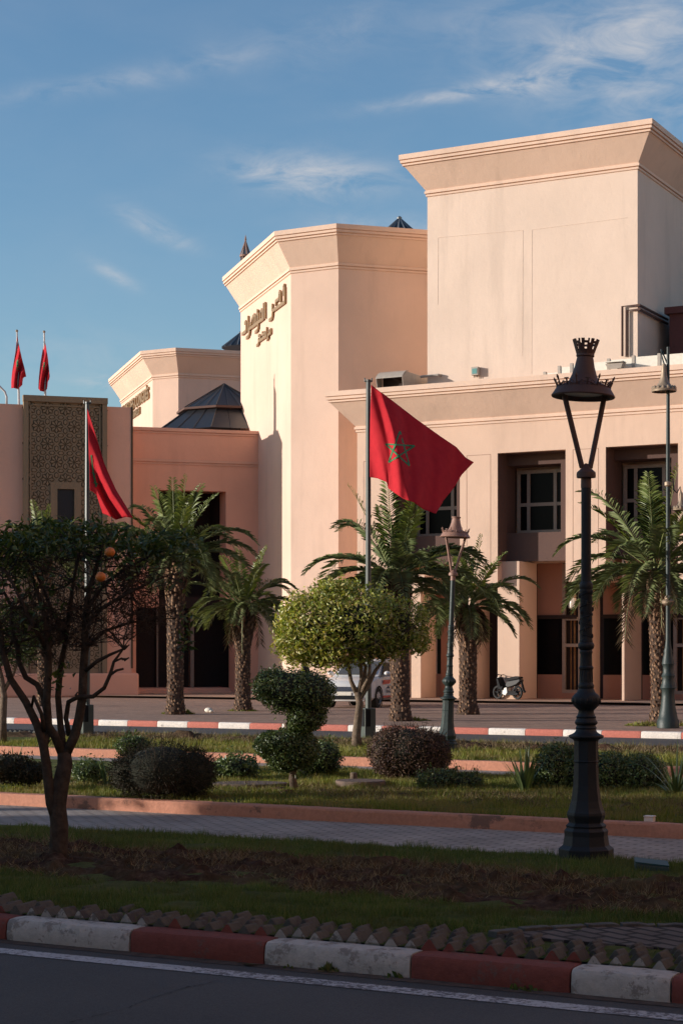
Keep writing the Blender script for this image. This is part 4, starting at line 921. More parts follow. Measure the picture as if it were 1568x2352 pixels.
# ------------------------------------------------------------------ street lamps
def lamp_parts(root, crown=True):
    L = org(root); c = (L.x, L.y)
    k = .001463
    prof = [(168,1086),(168,1050),(170,1010),(158,1000),(143,988),(138,960),(133,930),(135,905),(137,900),(124,886),(120,880),(126,868),(112,856),(104,850),(116,815),(119,803),(117,788),(110,776),(104,760),(92,715),(86,670),(80,620),(77,560),(75,500),(75,482),(79,476),(75,470),(74,400),(75,352),(82,340)]
    m = MB(); m.lathe([(r*k, L.z+(1085-y)*k) for r, y in prof], (L.x, L.y, 0), 8, math.pi/8+.1); m.build('base', m_iron, root, bev=.004)
    prof = [(82,341),(100,333),(108,325),(106,317),(84,308),(72,300),(64,290),(60,278),(66,272),(60,264),(58,255),(68,246),(70,236),(62,222),(58,212),(62,204),(56,198),(50,186),(47,166),(50,160),(62,150),(76,135),(84,118),(87,100),(84,82),(74,68),(60,58),(54,50)]
    q = [(r*k, L.z+(1085-y)*k) for r, y in prof]
    zt = lambda y: L.z+((2015-(1280+y*.3316))/1.0204*.0039)
    k7 = .001267
    prof = [(58,1010),(52,1000),(56,990),(56,975),(50,965),(46,955),(48,940)]
    q2 = [(r*k7*1.0, zt(y)) for r, y in prof]+[(.058, zt(930)), (.052, zt(870)), (.064, zt(862)), (.066, zt(850)), (.056, zt(840)), (.054, zt(800)), (.052, zt(760)), (.058, zt(745)), (.058, zt(735)), (.052, zt(728)), (.07, zt(712)), (.074, zt(698)), (.07, zt(684)), (.058, zt(672)), (.06, zt(664)), (.056, zt(655)), (.056, zt(640)), (.054, zt(320)), (.058, zt(310)), (.054, zt(300)), (.06, zt(286)), (.06, zt(262)), (.052, zt(250)), (.046, zt(244)), (.044, zt(0)), (.044, L.z+((2015-(780+1690*.2126))/1.0204*.0039))]
    q = q+[x for x in q2 if x[1] > q[-1][1]]
    m = MB(); m.lathe(q, (L.x, L.y, 0), 24)
    za, zb = zt(955), zt(850)
    for i in range(12): a = i*math.pi/6; m.tube([(L.x+.057*math.cos(a), L.y+.057*math.sin(a), za), (L.x+.053*math.cos(a), L.y+.053*math.sin(a), zb)], .006, 4)
    za, zb = zt(640), zt(310)
    for s_ in (1, -1):
        pts = [(L.x+.057*math.cos(s_*i*.42), L.y+.057*math.sin(s_*i*.42), za+(zb-za)*i/60) for i in range(61)]
        m.tube(pts, .005, 4)
    for i in range(14):
        a = i*2.4; z = za+(zb-za)*(i+.5)/14; m.ball((L.x+.056*math.cos(a), L.y+.056*math.sin(a), z), (.014, .014, .022), 6, 4)
    z = L.z+(1085-105)*k
    for i in range(16): a = i*math.pi/8; m.ball((L.x+.122*math.cos(a), L.y+.122*math.sin(a), z), (.012, .012, .03), 6, 4)
    m.build('shaft', m_iron, root, smooth='auto')
    z6 = lambda y: L.z+((2015-(780+y*.2126))/1.0204*.0039); k6 = .0008127
    m = MB(); m.lathe([(.048, z6(1700)), (.046, z6(1590)), (105*k6, z6(1588)), (107*k6, z6(1560)), (104*k6, z6(1530)), (50*k6, z6(1480)), (22*k6, z6(1440)), (.01, z6(1430))], (L.x, L.y, 0), 24); m.build('collar', m_rustd if crown else m_rust, root, smooth='auto')
    mr = m_rustd if crown else m_rust
    hx = -.025 if crown else 0.01
    def at(x, z, y=0): return (L.x+x*RX-y*RY*0+y*VX, L.y+x*RY+y*VY, z)
    for s_, off_ in ((-1, -.05), (1, .05)):
        m = MB(); m.tube([at(s_*.035, z6(1480)), at(hx+s_*.175+(.02 if s_ > 0 else 0), z6(690), off_)], .024, 10); m.build('arm', mr, root, smooth='auto')
    hc = at(hx, 0); tilt = Matrix.Rotation(math.radians(3.0 if crown else 1), 4, Vector((VX, VY, 0))) @ Matrix.Rotation(math.radians(0), 4, 'X')
    def tl(prof, n=32):
        zc = z6(650); mm = MB(); mm.lathe([(r, z-zc) for r, z in prof], (0, 0, 0), n, cap=False, ax=tilt)
        mm.v = [(x+hc[0], y+hc[1], z+zc) for x, y, z in mm.v]; return mm
    R = 345*k6
    m = tl([(R-.03, z6(700)), (R, z6(702)), (R+.005, z6(690)), (295*k6, z6(600)), (285*k6, z6(585)), (190*k6, z6(545)), (165*k6, z6(520)), (135*k6, z6(450)), (110*k6, z6(370)), (95*k6, z6(290)), (88*k6, z6(262)), (100*k6, z6(250)), (98*k6, z6(225)), (.0, z6(222))])
    m.build('hood', mr, root, smooth='auto')
    m = tl([(0, z6(660)), (R-.07, z6(665)), (R-.035, z6(690)), (R-.03, z6(700))]); m.build('reflector', mr, root, smooth='auto')
    m = tl([(0, z6(668)), (.15, z6(672)), (.17, z6(666))]); m.build('lens', simple('lens_glass', (.35, .32, .27), .3), root, smooth='auto')
    m = MB(); rr = 288*k6; zc = z6(650); pts = []; n = 120
    for i in range(n):
        a = 2*math.pi*i/n; w = (i % 15)/15.0
        pts.append(Vector((rr*math.cos(a)*1.02, rr*math.sin(a)*1.02, z6(598)+.026*abs(math.sin(w*math.pi))**.8-zc)))
    m.tube([tilt @ p for p in pts+[pts[0]]], .005, 5, False)
    for i in range(8):
        a = 2*math.pi*i/8+.1; d = Vector((math.cos(a), math.sin(a), 0)); b0 = d*rr+Vector((0, 0, z6(600)-zc)); b1 = d*(rr+.045)+Vector((0, 0, z6(480)-zc))
        m.tube([tilt @ b0, tilt @ b0.lerp(b1, .5), tilt @ b0.lerp(b1, .8), tilt @ b1], [.009, .006, .011, .003], 6)
        for s_ in (-1, 1):
            t = Vector((-d.y, d.x, 0))*s_; cc = b0+t*.045+Vector((0, 0, .018))
            m.tube([tilt @ (cc+t*.018*math.cos(q*.7)+Vector((0, 0, .022*math.sin(q*.7)))) for q in range(9)], .0042, 5)
        a += math.pi/8; d = Vector((math.cos(a), math.sin(a), 0)); b0 = d*rr+Vector((0, 0, z6(600)-zc)); b1 = d*(rr+.02)+Vector((0, 0, z6(530)-zc))
        m.tube([tilt @ b0, tilt @ b1], [.007, .009], 5); m.tube([tilt @ (b1+Vector((-d.y, d.x, 0))*.022), tilt @ (b1-Vector((-d.y, d.x, 0))*.022)], .006, 5)
    m.v = [(x+hc[0], y+hc[1], z+zc) for x, y, z in m.v]; m.build('ornament_ring', mr, root)
    if crown:
        m = MB(); n = 48; r0, r1 = 98*k6, 150*k6; z0, z1 = z6(225), z6(70)
        lev = [0, .28, .42, .68, .84, 1.0]
        def cut(i, j):
            w = i % 6
            if j in (1, 2) : return w in (2, 3)          # window
            if j == 3 : return False if w not in (5,) else True
            if j == 4: return w in (2, 3, 5, 4) and w != 4 or w == 5
            return False
        V0 = []
        for th_ in (0, 1):
            for j, l in enumerate(lev):
                for i in range(n):
                    r = (r0+(r1-r0)*l)-(.010 if th_ else 0); a = 2*math.pi*i/n
                    h = z0+(z1-z0)*l
                    V0.append((r*math.cos(a), r*math.sin(a), h-zc))
        K = len(lev)*n; fc = []
        for j in range(len(lev)-1):
            for i in range(n):
                if cut(i, j): continue
                q = [j*n+i, j*n+(i+1) % n, (j+1)*n+(i+1) % n, (j+1)*n+i]; fc.append(tuple(q)); fc.append(tuple(K+x for x in reversed(q)))
                for (ii, jj, e0, e1) in ((i-1, j, 3, 0), (i+1, j, 1, 2), (i, j-1, 0, 1), (i, j+1, 2, 3)):
                    if jj < 0 or jj >= len(lev)-1 or cut(ii % n, jj): fc.append((q[e1], q[e0], K+q[e0], K+q[e1]))
        m.v = [tuple(tilt @ Vector(v)) for v in V0]; m.v = [(x+hc[0], y+hc[1], z+zc) for x, y, z in m.v]; m.f = fc
        m.build('finial_crown', mr, root)
    else:
        m = tl([(88*k6, z6(250)), (112*k6, z6(235)), (108*k6, z6(222)), (80*k6, z6(222))]); m.build('neck_rim', mr, root, smooth='auto')
Lc = P(1345, 1500, 16.1)
lp = empty('street_lamp', (Lc.x, Lc.y, -.01), 'nearest big black street lamp with a crown on its brown hood', 'street lamp', 'crowned street lamps')
lamp_parts(lp)
Lc = P(1024, 1500, 31.2)
l2 = empty('street_lamp', (Lc.x, Lc.y, .04), 'slightly leaning street lamp with a pinkish hood and no crown, behind the purple bush', 'street lamp', 'crowned street lamps')
m_iron_keep = m_iron; m_iron = m_irong; lamp_parts(l2, False); m_iron = m_iron_keep
l2.scale = (.92, .92, .92); l2.rotation_euler = Matrix.Rotation(math.radians(2.2), 4, Vector((VX, VY, 0))).to_euler()
# slim double-bell lamp
d5 = 44.3; Lc = P(1533, 1500, d5); sl = empty('bell_lamp', (Lc.x, Lc.y, 0), 'slim tall green lamp post carrying two bell shaped lanterns at different heights', 'street lamp')
pxm = d5/FP; zz = lambda v: ZD(v, d5)
m = MB(); q = [(30, 1672), (30, 1655), (26, 1650), (24, 1640), (20, 1625), (17, 1600), (17, 1585), (21, 1580), (18, 1572), (15, 1560), (18, 1552), (14, 1545), (14, 1530), (17, 1525), (15, 1515), (11, 1500), (12, 1495), (9, 1488), (6.5, 1470), (6, 1400), (6, 1390)]
m.lathe([(r*pxm*.85, zz(v)) for r, v in q], (Lc.x, Lc.y, 0), 20); m.lathe([(.058, zz(1388)), (.05, zz(1050)), (.042, zz(905)), (.035, zz(797))], (Lc.x, Lc.y, 0), 14); m.build('post', m_irong, sl, smooth='auto')
m = MB(); m.lathe([(.07, zz(1391)), (.15, zz(1386)), (.16, zz(1380)), (.09, zz(1376)), (.08, zz(1370)), (.06, zz(1368))], (Lc.x, Lc.y, 0), 18); m.lathe([(.05, zz(1118)), (.09, zz(1115)), (.09, zz(1108)), (.05, zz(1105))], (Lc.x, Lc.y, 0), 14); m.build('bronze_rings', m_bronze, sl, smooth='auto')
def bell(px, pz_top, h, R, base, arm, mat2):
    bx, by = Lc.x+px*RX, Lc.y+px*RY
    m = MB(); pr = [(.02, 1.0), (.05, .98), (.07, .9), (.075, .75), (.09, .55), (.13, .35), (.2, .22), (.30, .12), (.34, .06), (.33, 0)]
    m.lathe([(r*R/.34, pz_top-h+h*t) for r, t in pr], (bx, by, 0), 24, cap=False)
    m.lathe([(.0, pz_top-h*.93), (.15*R/.34, pz_top-h*.93)], (bx, by, 0), 20, cap=False)
    for i in range(14): a = i*math.pi/7; m.ball((bx+R*.86*math.cos(a), by+R*.86*math.sin(a), pz_top-h*.88), (.045, .045, .06), 6, 5)
    br = m.build('bell_lantern', mat2, sl, smooth='auto')
    m = MB(); m.tube(arm, .02, 6); m.build('scroll_arm', m_irong, br)
topz = zz(812); bell(-.10, zz(835), zz(835)-zz(900), .31, 0, [(Lc.x, Lc.y, zz(1118)+3.0), (Lc.x-.18, Lc.y, topz+.12), (Lc.x-.15*RX, Lc.y-.15*RY, zz(820)), (Lc.x-.1*RX, Lc.y-.1*RY, zz(835))], m_bronze)
sx_ = 30*pxm
bell(sx_, zz(1130), zz(1130)-zz(1172), .22, 0, [(Lc.x, Lc.y, zz(1108)), (Lc.x+.12*RX, Lc.y+.12*RY, zz(1100)), (Lc.x+.14*RX, Lc.y+.14*RY, zz(1125)), (Lc.x+.22*RX, Lc.y+.22*RY, zz(1132)), (Lc.x+.3*RX, Lc.y+.3*RY, zz(1118)), (Lc.x+sx_*RX, Lc.y+sx_*RY, zz(1132))], m_bronze)
# ------------------------------------------------------------------ flags
def polyl(pts, t):
    L = [0]
    for a, c in zip(pts, pts[1:]): L.append(L[-1]+math.dist(a[:2], c[:2]))
    x = t*L[-1]
    for i in range(len(pts)-1):
        if x <= L[i+1] or i == len(pts)-2:
            k = (x-L[i])/max(1e-6, L[i+1]-L[i]); return tuple(a+(c-a)*k for a, c in zip(pts[i], pts[i+1]))
def coons(top, bot, left, right, s, t):
    T, B, L, R = polyl(top, s), polyl(bot, s), polyl(left, t), polyl(right, t)
    return tuple((1-t)*T[k]+t*B[k]+(1-s)*L[k]+s*R[k]-((1-s)*(1-t)*top[0][k]+s*(1-t)*top[-1][k]+(1-s)*t*bot[0][k]+s*t*bot[-1][k]) for k in (0, 1))
def cloth(name, top, bot, left, right, d, dep, ns, nt, label, group=None, star=None, parent=None):
    m = MB(); grid = []
    for j in range(nt+1):
        for i in range(ns+1):
            s, t = i/ns, j/nt; u, v = coons(top, bot, left, right, s, t); dd = d+dep(s, t); grid.append((u, v, dd)); p = P(u, v, dd); m.v.append(tuple(p))
    for j in range(nt):
        for i in range(ns): k = j*(ns+1)+i; m.f.append((k, k+1, k+ns+2, k+ns+1))
    h = P(*top[0], d); o = m.build(name, m_flag, smooth=True, loc=h); tag(o, label, 'flag', group)
    sm = o.modifiers.new('thickness', 'SOLIDIFY'); sm.thickness = .008
    if star:
        g = np.array(grid); m = MB()
        gs = np.array([(i/ns, j/nt) for j in range(nt+1) for i in range(ns+1)])
        def dep_at(u, v):
            w = ((g[:, 0]-u)**2+(g[:, 1]-v)**2); k = np.argsort(w)[:6]; ww = 1/(w[k]+.2)**2; st_ = (gs[k]*ww[:, None]).sum(0)/ww.sum(); return d+dep(*st_)
        for side in (-.03, .03):
            for a, c, wd in star:
                n = 14; L = math.dist(a, c); ex, ey = (c[0]-a[0])/L, (c[1]-a[1])/L; k = len(m.v)
                for i in range(n+1):
                    u, v = a[0]+(c[0]-a[0])*i/n, a[1]+(c[1]-a[1])*i/n
                    for s_ in (-1, 1): uu, vv = u-ey*wd*s_, v+ex*wd*s_; m.v.append(tuple(P(uu, vv, dep_at(uu, vv)+side)))
                m.f += [(k+2*i, k+2*i+2, k+2*i+3, k+2*i+1) for i in range(n)]
        m.build('star', m_star, o)
    return o
sb = lambda t: .10+.52*t**1.1
def depR(s, t):
    b = sb(t); w = math.hypot(s, 0)
    base = -1.1*s*2.5*.5 if s < b else -1.1*b*1.25+(s-b)*1.9
    r = max(0, 1-abs(s-b)/.07); base += .02*r*r
    return base+.05*math.sin((s-.28*t)*24)+.02*math.sin((s-.4*t)*47+1)*min(1, s*5)*(1-.5*s)*(.4+.6*(1-t))+.03*math.sin(s*11+t*4)*s
pv = [(923, 990), (976, 1025), (957, 1072), (913, 1064), (902, 1022)]
stR = [(pv[i], pv[(i+2) % 5], 2.6) for i in range(5)]
stR = [((923, 990), (957, 1072), 1.7), ((957, 1072), (898, 1030), 1.7), ((898, 1030), (976, 1026), 1.7), ((976, 1026), (912, 1064), 1.7), ((912, 1064), (923, 990), 1.7)]
stR = [((922, 990), (944, 1070), 1.7), ((944, 1070), (889, 1020), 1.7), ((889, 1020), (956, 1024), 1.7), ((956, 1024), (896, 1062), 1.7), ((896, 1062), (922, 990), 1.7)]
stR = [tuple((((p[0]-4, p[1]) if not isinstance(p, float) else p)) for p in s_) for s_ in stR]
topR = [(852, 884), (880, 905), (954, 962), (1010, 1002), (1047, 1027), (1068, 1051), (1087, 1062)]; rightR = [(1087, 1062), (1060, 1090), (1041, 1121), (1018, 1149), (1000, 1180)]
botR = [(849, 1096), (868, 1099), (887, 1107), (892, 1122), (926, 1146), (950, 1154), (972, 1170), (1000, 1180)]
cloth('waving_flag', topR, botR, [(852, 884), (850, 990), (849, 1096)], rightR, 35.35, depR, 90, 60, 'red flag with green star blown out from the pole in front of the hall', None, stR)
topL = [(202, 940), (217, 987), (240, 1064), (267, 1126), (306, 1190)]; botL = [(207, 1126), (215, 1130), (223, 1137), (230, 1158), (237, 1179)]
cloth('drooping_flag', topL, botL, [(202, 940), (205, 1040), (207, 1126)], [(306, 1190), (290, 1187), (267, 1194), (250, 1184), (237, 1179)], 37.6,
      lambda s, t: .10*math.sin(t*11+s*3)*(.3+s)+.35*s*(t-.6), 40, 60, 'red flag hanging in slack folds above the bare little tree', None,
      [((210, 1045), (215, 1085), 1.6), ((215, 1085), (222, 1118), 2.2), ((212, 1085), (220, 1090), 1.4), ((216, 1108), (226, 1112), 1.6)])
def pole(u, vb, vt, z0, label, ltop):
    d = FP*(CAMZ-z0)/(vb-HZ) ; c = P(u, 1500, d); r = empty('flagpole', (c.x, c.y, z0), label, 'flagpole', 'tall flagpoles in the garden')
    zt = ZD(vt, d); m = MB(); m.lathe([(.062, z0), (.058, z0+3), (.045, zt-.05), (.05, zt-.04), (.05, zt)], (c.x, c.y, 0), 8, .3); m.build('mast', m_pole, r)
    a = TH+.35; m = MB(); hx, hy = .115, .115; ca, sa = math.cos(a), math.sin(a)
    q = [(c.x+x*ca-y*sa, c.y+x*sa+y*ca) for x, y in ((-hx, -hy), (hx, -hy), (hx, hy), (-hx, hy))]; m.prism(q, z0-.1, z0+.66); m.build('foot_sleeve', m_pole, r, bev=.01)
    q = [(c.x+x*ca-y*sa, c.y+x*sa+y*ca) for x, y in ((-hx-.012, -.09), (-hx+.01, -.09), (-hx+.01, .09), (-hx-.012, .09))]; m = MB(); m.prism(q, z0+.30, z0+.64); m.build('hatch', m_black, r)
    q = [(c.x+x*ca-y*sa, c.y+x*sa+y*ca) for x, y in ((-.09, -hy-.012), (.0, -hy-.012), (.0, -hy+.01), (-.09, -hy+.01))]; m = MB(); m.prism(q, z0+.30, z0+.64); m.build('hatch', m_black, r)
    m = MB()
    for s_ in (-.07, .07): m.tube([(c.x, c.y, zt-.05), (c.x+s_*RX, c.y+s_*RY, zt-.03), (c.x+s_*RX, c.y+s_*RY, zt+.03)], .018, 6)
    m.build('halyard_arm', m_pole, r); return r
pole(845.5, 1703, 872, .10, 'flagpole of the spread red flag, standing beside the yellow green orange tree', 1)
pole(201, 1690, 923, .10, 'flagpole of the slack red flag, behind the branches of the bare little tree', 1)
def roof_pole(u0, vt, u1, vb, d, label):
    a, c = P(u0, vt, d), P(u1, vb, d); r = empty('roof_flagpole', c, label, 'flagpole', 'flagpoles on the carved building roof')
    m = MB(); m.tube([c, a], [.05, .035], 8); m.build('pole', simple('pale_pole', (.5, .48, .46), .5), r); m = MB(); m.ball(a, .06, 8, 6); m.build('finial', m_bronze, r)
dr = d3u(60)+1.0
roof_pole(39.5, 760, 44.5, 935, dr, 'white pole of the first roof flag, farther from the tower'); roof_pole(102, 762, 105, 925, dr, 'white pole of the second roof flag, behind the low roof block')
cloth('roof_flag', [(40, 772), (46, 800), (50, 820), (57, 845), (61, 865)], [(32, 892), (36, 888), (44, 886), (48, 878), (52, 868)], [(40, 772), (36, 810), (29, 851), (27, 875), (27, 892)], [(61, 865), (56, 866), (53, 870), (52, 884), (50, 886)], dr-.12, lambda s, t: .13*math.sin(s*13+t*2), 30, 24, 'limp red roof flag nearest the picture edge, above the pink wall', 'limp roof flags', [((38, 842), (44, 838), 1.2), ((40, 850), (39, 828), 1.2), ((44, 850), (41, 826), 1.1)])
cloth('roof_flag', [(103, 778), (107, 800), (110, 820), (113, 842), (115, 865)], [(89, 892), (93, 898), (103, 900), (109, 893), (110, 878)], [(103, 778), (98, 808), (93, 840), (90, 870), (89, 892)], [(115, 865), (113, 872), (111, 875), (110, 877), (110, 878)], dr-.12, lambda s, t: .13*math.sin(s*11+t*2+1), 30, 24, 'limp red roof flag closer to the tower, above the carved panel', 'limp roof flags', [((99, 842), (105, 840), 1.2), ((101, 850), (102, 832), 1.2)])
m = MB(); m.tube([P(-14, 872, dr), P(2, 890, dr), P(12, 900, dr), P(16, 912, dr), P(16, 935, dr)], .045, 8); tag(m.build('bent_pipe', simple('pale_pipe', (.45, .44, .43), .5), smooth=True), 'pale bent pipe end standing on the pink roof at the picture edge', 'pipe')
# ------------------------------------------------------------------ car
def car_build():
    al = math.radians(20); fwd = Vector((-math.cos(al)*VX-math.sin(al)*RX, -math.cos(al)*VY-math.sin(al)*RY, 0)); side = Vector((-fwd.y, fwd.x, 0))  # side: towards the car's left
    fc = P(790, 1500, 60.3); fc.z = 0                            # middle of the nose on the ground
    root = empty('police_car', fc, 'white and red patrol car with lettering on its door, parked behind a palm trunk', 'car')
    def T(x, y, z): return tuple(fc-fwd*x+side*y+Vector((0, 0, z)))   # x backwards, y to its left, z up
    hw = .92
    secs = [  # x, half width, z bottom, z waist, z top edge
        (0.00, .62, .34, .62, .70), (.06, .80, .24, .66, .80), (.25, .90, .22, .70, .92), (.70, hw, .22, .72, 1.00), (1.20, hw, .22, .74, 1.06), (1.30, hw, .24, .74, 1.08), (2.2, hw+.01, .24, .76, 1.10), (3.2, hw+.01, .24, .78, 1.12), (3.9, hw, .26, .80, 1.12), (4.25, .88, .30, .80, 1.08), (4.38, .78, .36, .78, 1.0)]
    m = MB(); n = 10
    for x, w, zb, zw, zt in secs:
        for y, z in ((-w*.82, zb), (-w, zb+.12), (-w*1.0, zw), (-w*.96, zt-.06), (-w*.84, zt), (w*.84, zt), (w*.96, zt-.06), (w, zw), (w, zb+.12), (w*.82, zb)): m.v.append(T(x, y, z))
    for i in range(len(secs)-1):
        for j in range(n): m.f.append((i*n+j, i*n+(j+1) % n, (i+1)*n+(j+1) % n, (i+1)*n+j))
    m.f.append(tuple(range(n))); m.f.append(tuple((len(secs)-1)*n+j for j in range(n-1, -1, -1)))
    paint = simple('car_white', (.62, .60, .58), .25, var=.03, spec=.6); red = simple('car_red', (.50, .045, .03), .3, var=.05, spec=.6)
    body = m.build('body', paint, root, smooth='auto')
    g = [(1.18, .78, 1.06), (1.95, .66, 1.58), (2.3, .655, 1.64), (3.3, .65, 1.65), (3.8, .64, 1.60), (4.2, .72, 1.10)]
    m = MB()
    for x, w, z in g:
        for y, zz_ in ((-w-.08 if z > 1.2 else -w-.05, 1.08), (-w-.02, z-.03 if z > 1.2 else z), (-w+.06, z), (w-.06, z), (w+.02, z-.03 if z > 1.2 else z), (w+.08 if z > 1.2 else w+.05, 1.08)): m.v.append(T(x, y*(1.0 if abs(zz_-1.08) > .01 else 1.08), zz_))
    for i in range(len(g)-1):
        for j in range(5): m.f.append((i*6+j, i*6+j+1, (i+1)*6+j+1, (i+1)*6+j))
    m.build('cabin', paint, root, smooth='auto')
    gl = MB(); gl.add([T(1.24, -.70, 1.10), T(1.24, .70, 1.10), T(1.93, .60, 1.555), T(1.93, -.60, 1.555)], [(0, 1, 2, 3)]); gl.v = [(x+fwd.x*.02, y+fwd.y*.02, z+.02) for x, y, z in gl.v]; gl.build('windscreen', simple('car_glass', (.09, .085, .08), .1, spec=.5), root)
    gd = MATS['car_glass'] if 'car_glass' in MATS else m_glassd
    for s_ in (1, -1):
        for (xa_, xb_, xc_, xd_) in ((1.42, 2.42, 2.42, 1.98), (2.50, 3.35, 3.3, 2.50), (3.42, 3.98, 3.72, 3.42)):
            k = MB(); k.add([T(xa_, s_*.83, 1.12), T(xb_, s_*.83, 1.12), T(xc_, s_*.70, 1.53), T(xd_, s_*.70, 1.53)], [(0, 1, 2, 3)]); k.v = [(x+side.x*.045*s_, y+side.y*.045*s_, z) for x, y, z in k.v]; k.build('side_window', m_glassd, root)
        k = MB(); y = s_*(hw+.018)
        k.add([T(1.3, y, .93), T(4.25, y-.03*s_, .98), T(4.25, y-.03*s_, .88), T(1.3, y, .78)], [(0, 1, 2, 3)]); k.add([T(1.25, y, .40), T(3.25, y, .40), T(3.25, y, .33), T(1.25, y, .33)], [(0, 1, 2, 3)])
        k.add([T(3.35, y, 1.1), T(4.3, y-.06*s_, 1.05), T(4.36, y-.1*s_, .5), T(3.95, y-.02*s_, .8)], [(0, 1, 2, 3)]); k.build('red_stripe', red, root)
        k = MB(); c = Vector(T(1.48, s_*1.03, 1.16)); k.ball(c, (.11, .13, .08), 12, 8); k.tube([T(1.5, s_*.9, 1.1), c], .03, 6); k.build('side_mirror', paint, root, smooth=True)
        k = MB(); k.ball(T(.16, s_*.66, .74), (.10, .17, .075), 12, 8); k.build('headlight', simple('headlight_glass', (.12, .13, .15), .08, spec=.8), root, smooth=True)
        for xw in (.86, 3.42):
            c = T(xw, s_*(hw-.10), .34); ax = Matrix.Identity(4); z_ = side; x_ = fwd; y_ = z_.cross(x_); ax = Matrix((x_, y_, z_)).transposed().to_4x4()
            k = MB(); k.lathe([(.20, -.11), (.33, -.115), (.345, -.08), (.345, .08), (.33, .115), (.20, .10)], c, 28, ax=ax); wh = k.build('wheel', m_rubber, root, smooth='auto')
            k = MB(); k.lathe([(.0, .10*s_), (.05, .11*s_), (.06, .10*s_), (.21, .095*s_), (.225, .117*s_)], c, 28, ax=ax, cap=False)
            k.build('rim', simple('alloy', (.3, .3, .3), .3, .7), wh)
            k = MB(); 
            k.lathe([(.345, (hw-.55)*0+.128*s_), (.41, .128*s_)], c, 28, ax=ax, cap=False); k.build('wheel_arch', m_black, wh)
    k = MB()
    k.add([T(-.012, -.60, .42), T(-.012, .60, .42), T(-.005, .62, .30), T(-.005, -.62, .30)], [(0, 1, 2, 3)]); k.add([T(.0, -.5, .72), T(.0, .5, .72), T(-.012, .5, .56), T(-.012, -.5, .56)], [(0, 1, 2, 3)]); k.build('grille_opening', m_black, root)
    k = MB()
    for z in (.58, .62, .66, .70):
        a, c = T(-.03, -.48, z), T(-.03, .48, z); k.tube([a, c], .009, 5)
    k.build('grille_bars', simple('chrome', (.6, .6, .6), .2, .9), root)
    k = MB(); k.add([T(-.03, -.26, .54), T(-.03, .26, .54), T(-.03, .26, .43), T(-.03, -.26, .43)], [(0, 1, 2, 3)]); k.build('number_plate', m_white, root)
    k = MB(); k.tube([T(2.0, -.6, 1.66), T(3.7, -.6, 1.66)], .02, 6); k.tube([T(2.0, .6, 1.66), T(3.7, .6, 1.66)], .02, 6); k.build('roof_rail', m_black, root)
    blk = simple('dark_lettering', (.09, .07, .08), .6)
    for body_, z, sz, x0 in (('\ufef2\ufee8\ufec3\ufeee\ufedf\ufe8d \ufee6\ufee3\ufef7\ufe8d', .66, .15, 1.62), ('SÛRETÉ NATIONALE', .50, .105, 1.62)):
        o = Vector(T(x0, hw+.03, z)); bk = -fwd
        M = Matrix(((bk.x, 0, side.x, o.x), (bk.y, 0, side.y, o.y), (0, 1, 0, o.z), (0, 0, 0, 1)))
        text_mesh('door_lettering', body_, sz, blk, root, M, .002, 1.0, .002)
car_build()
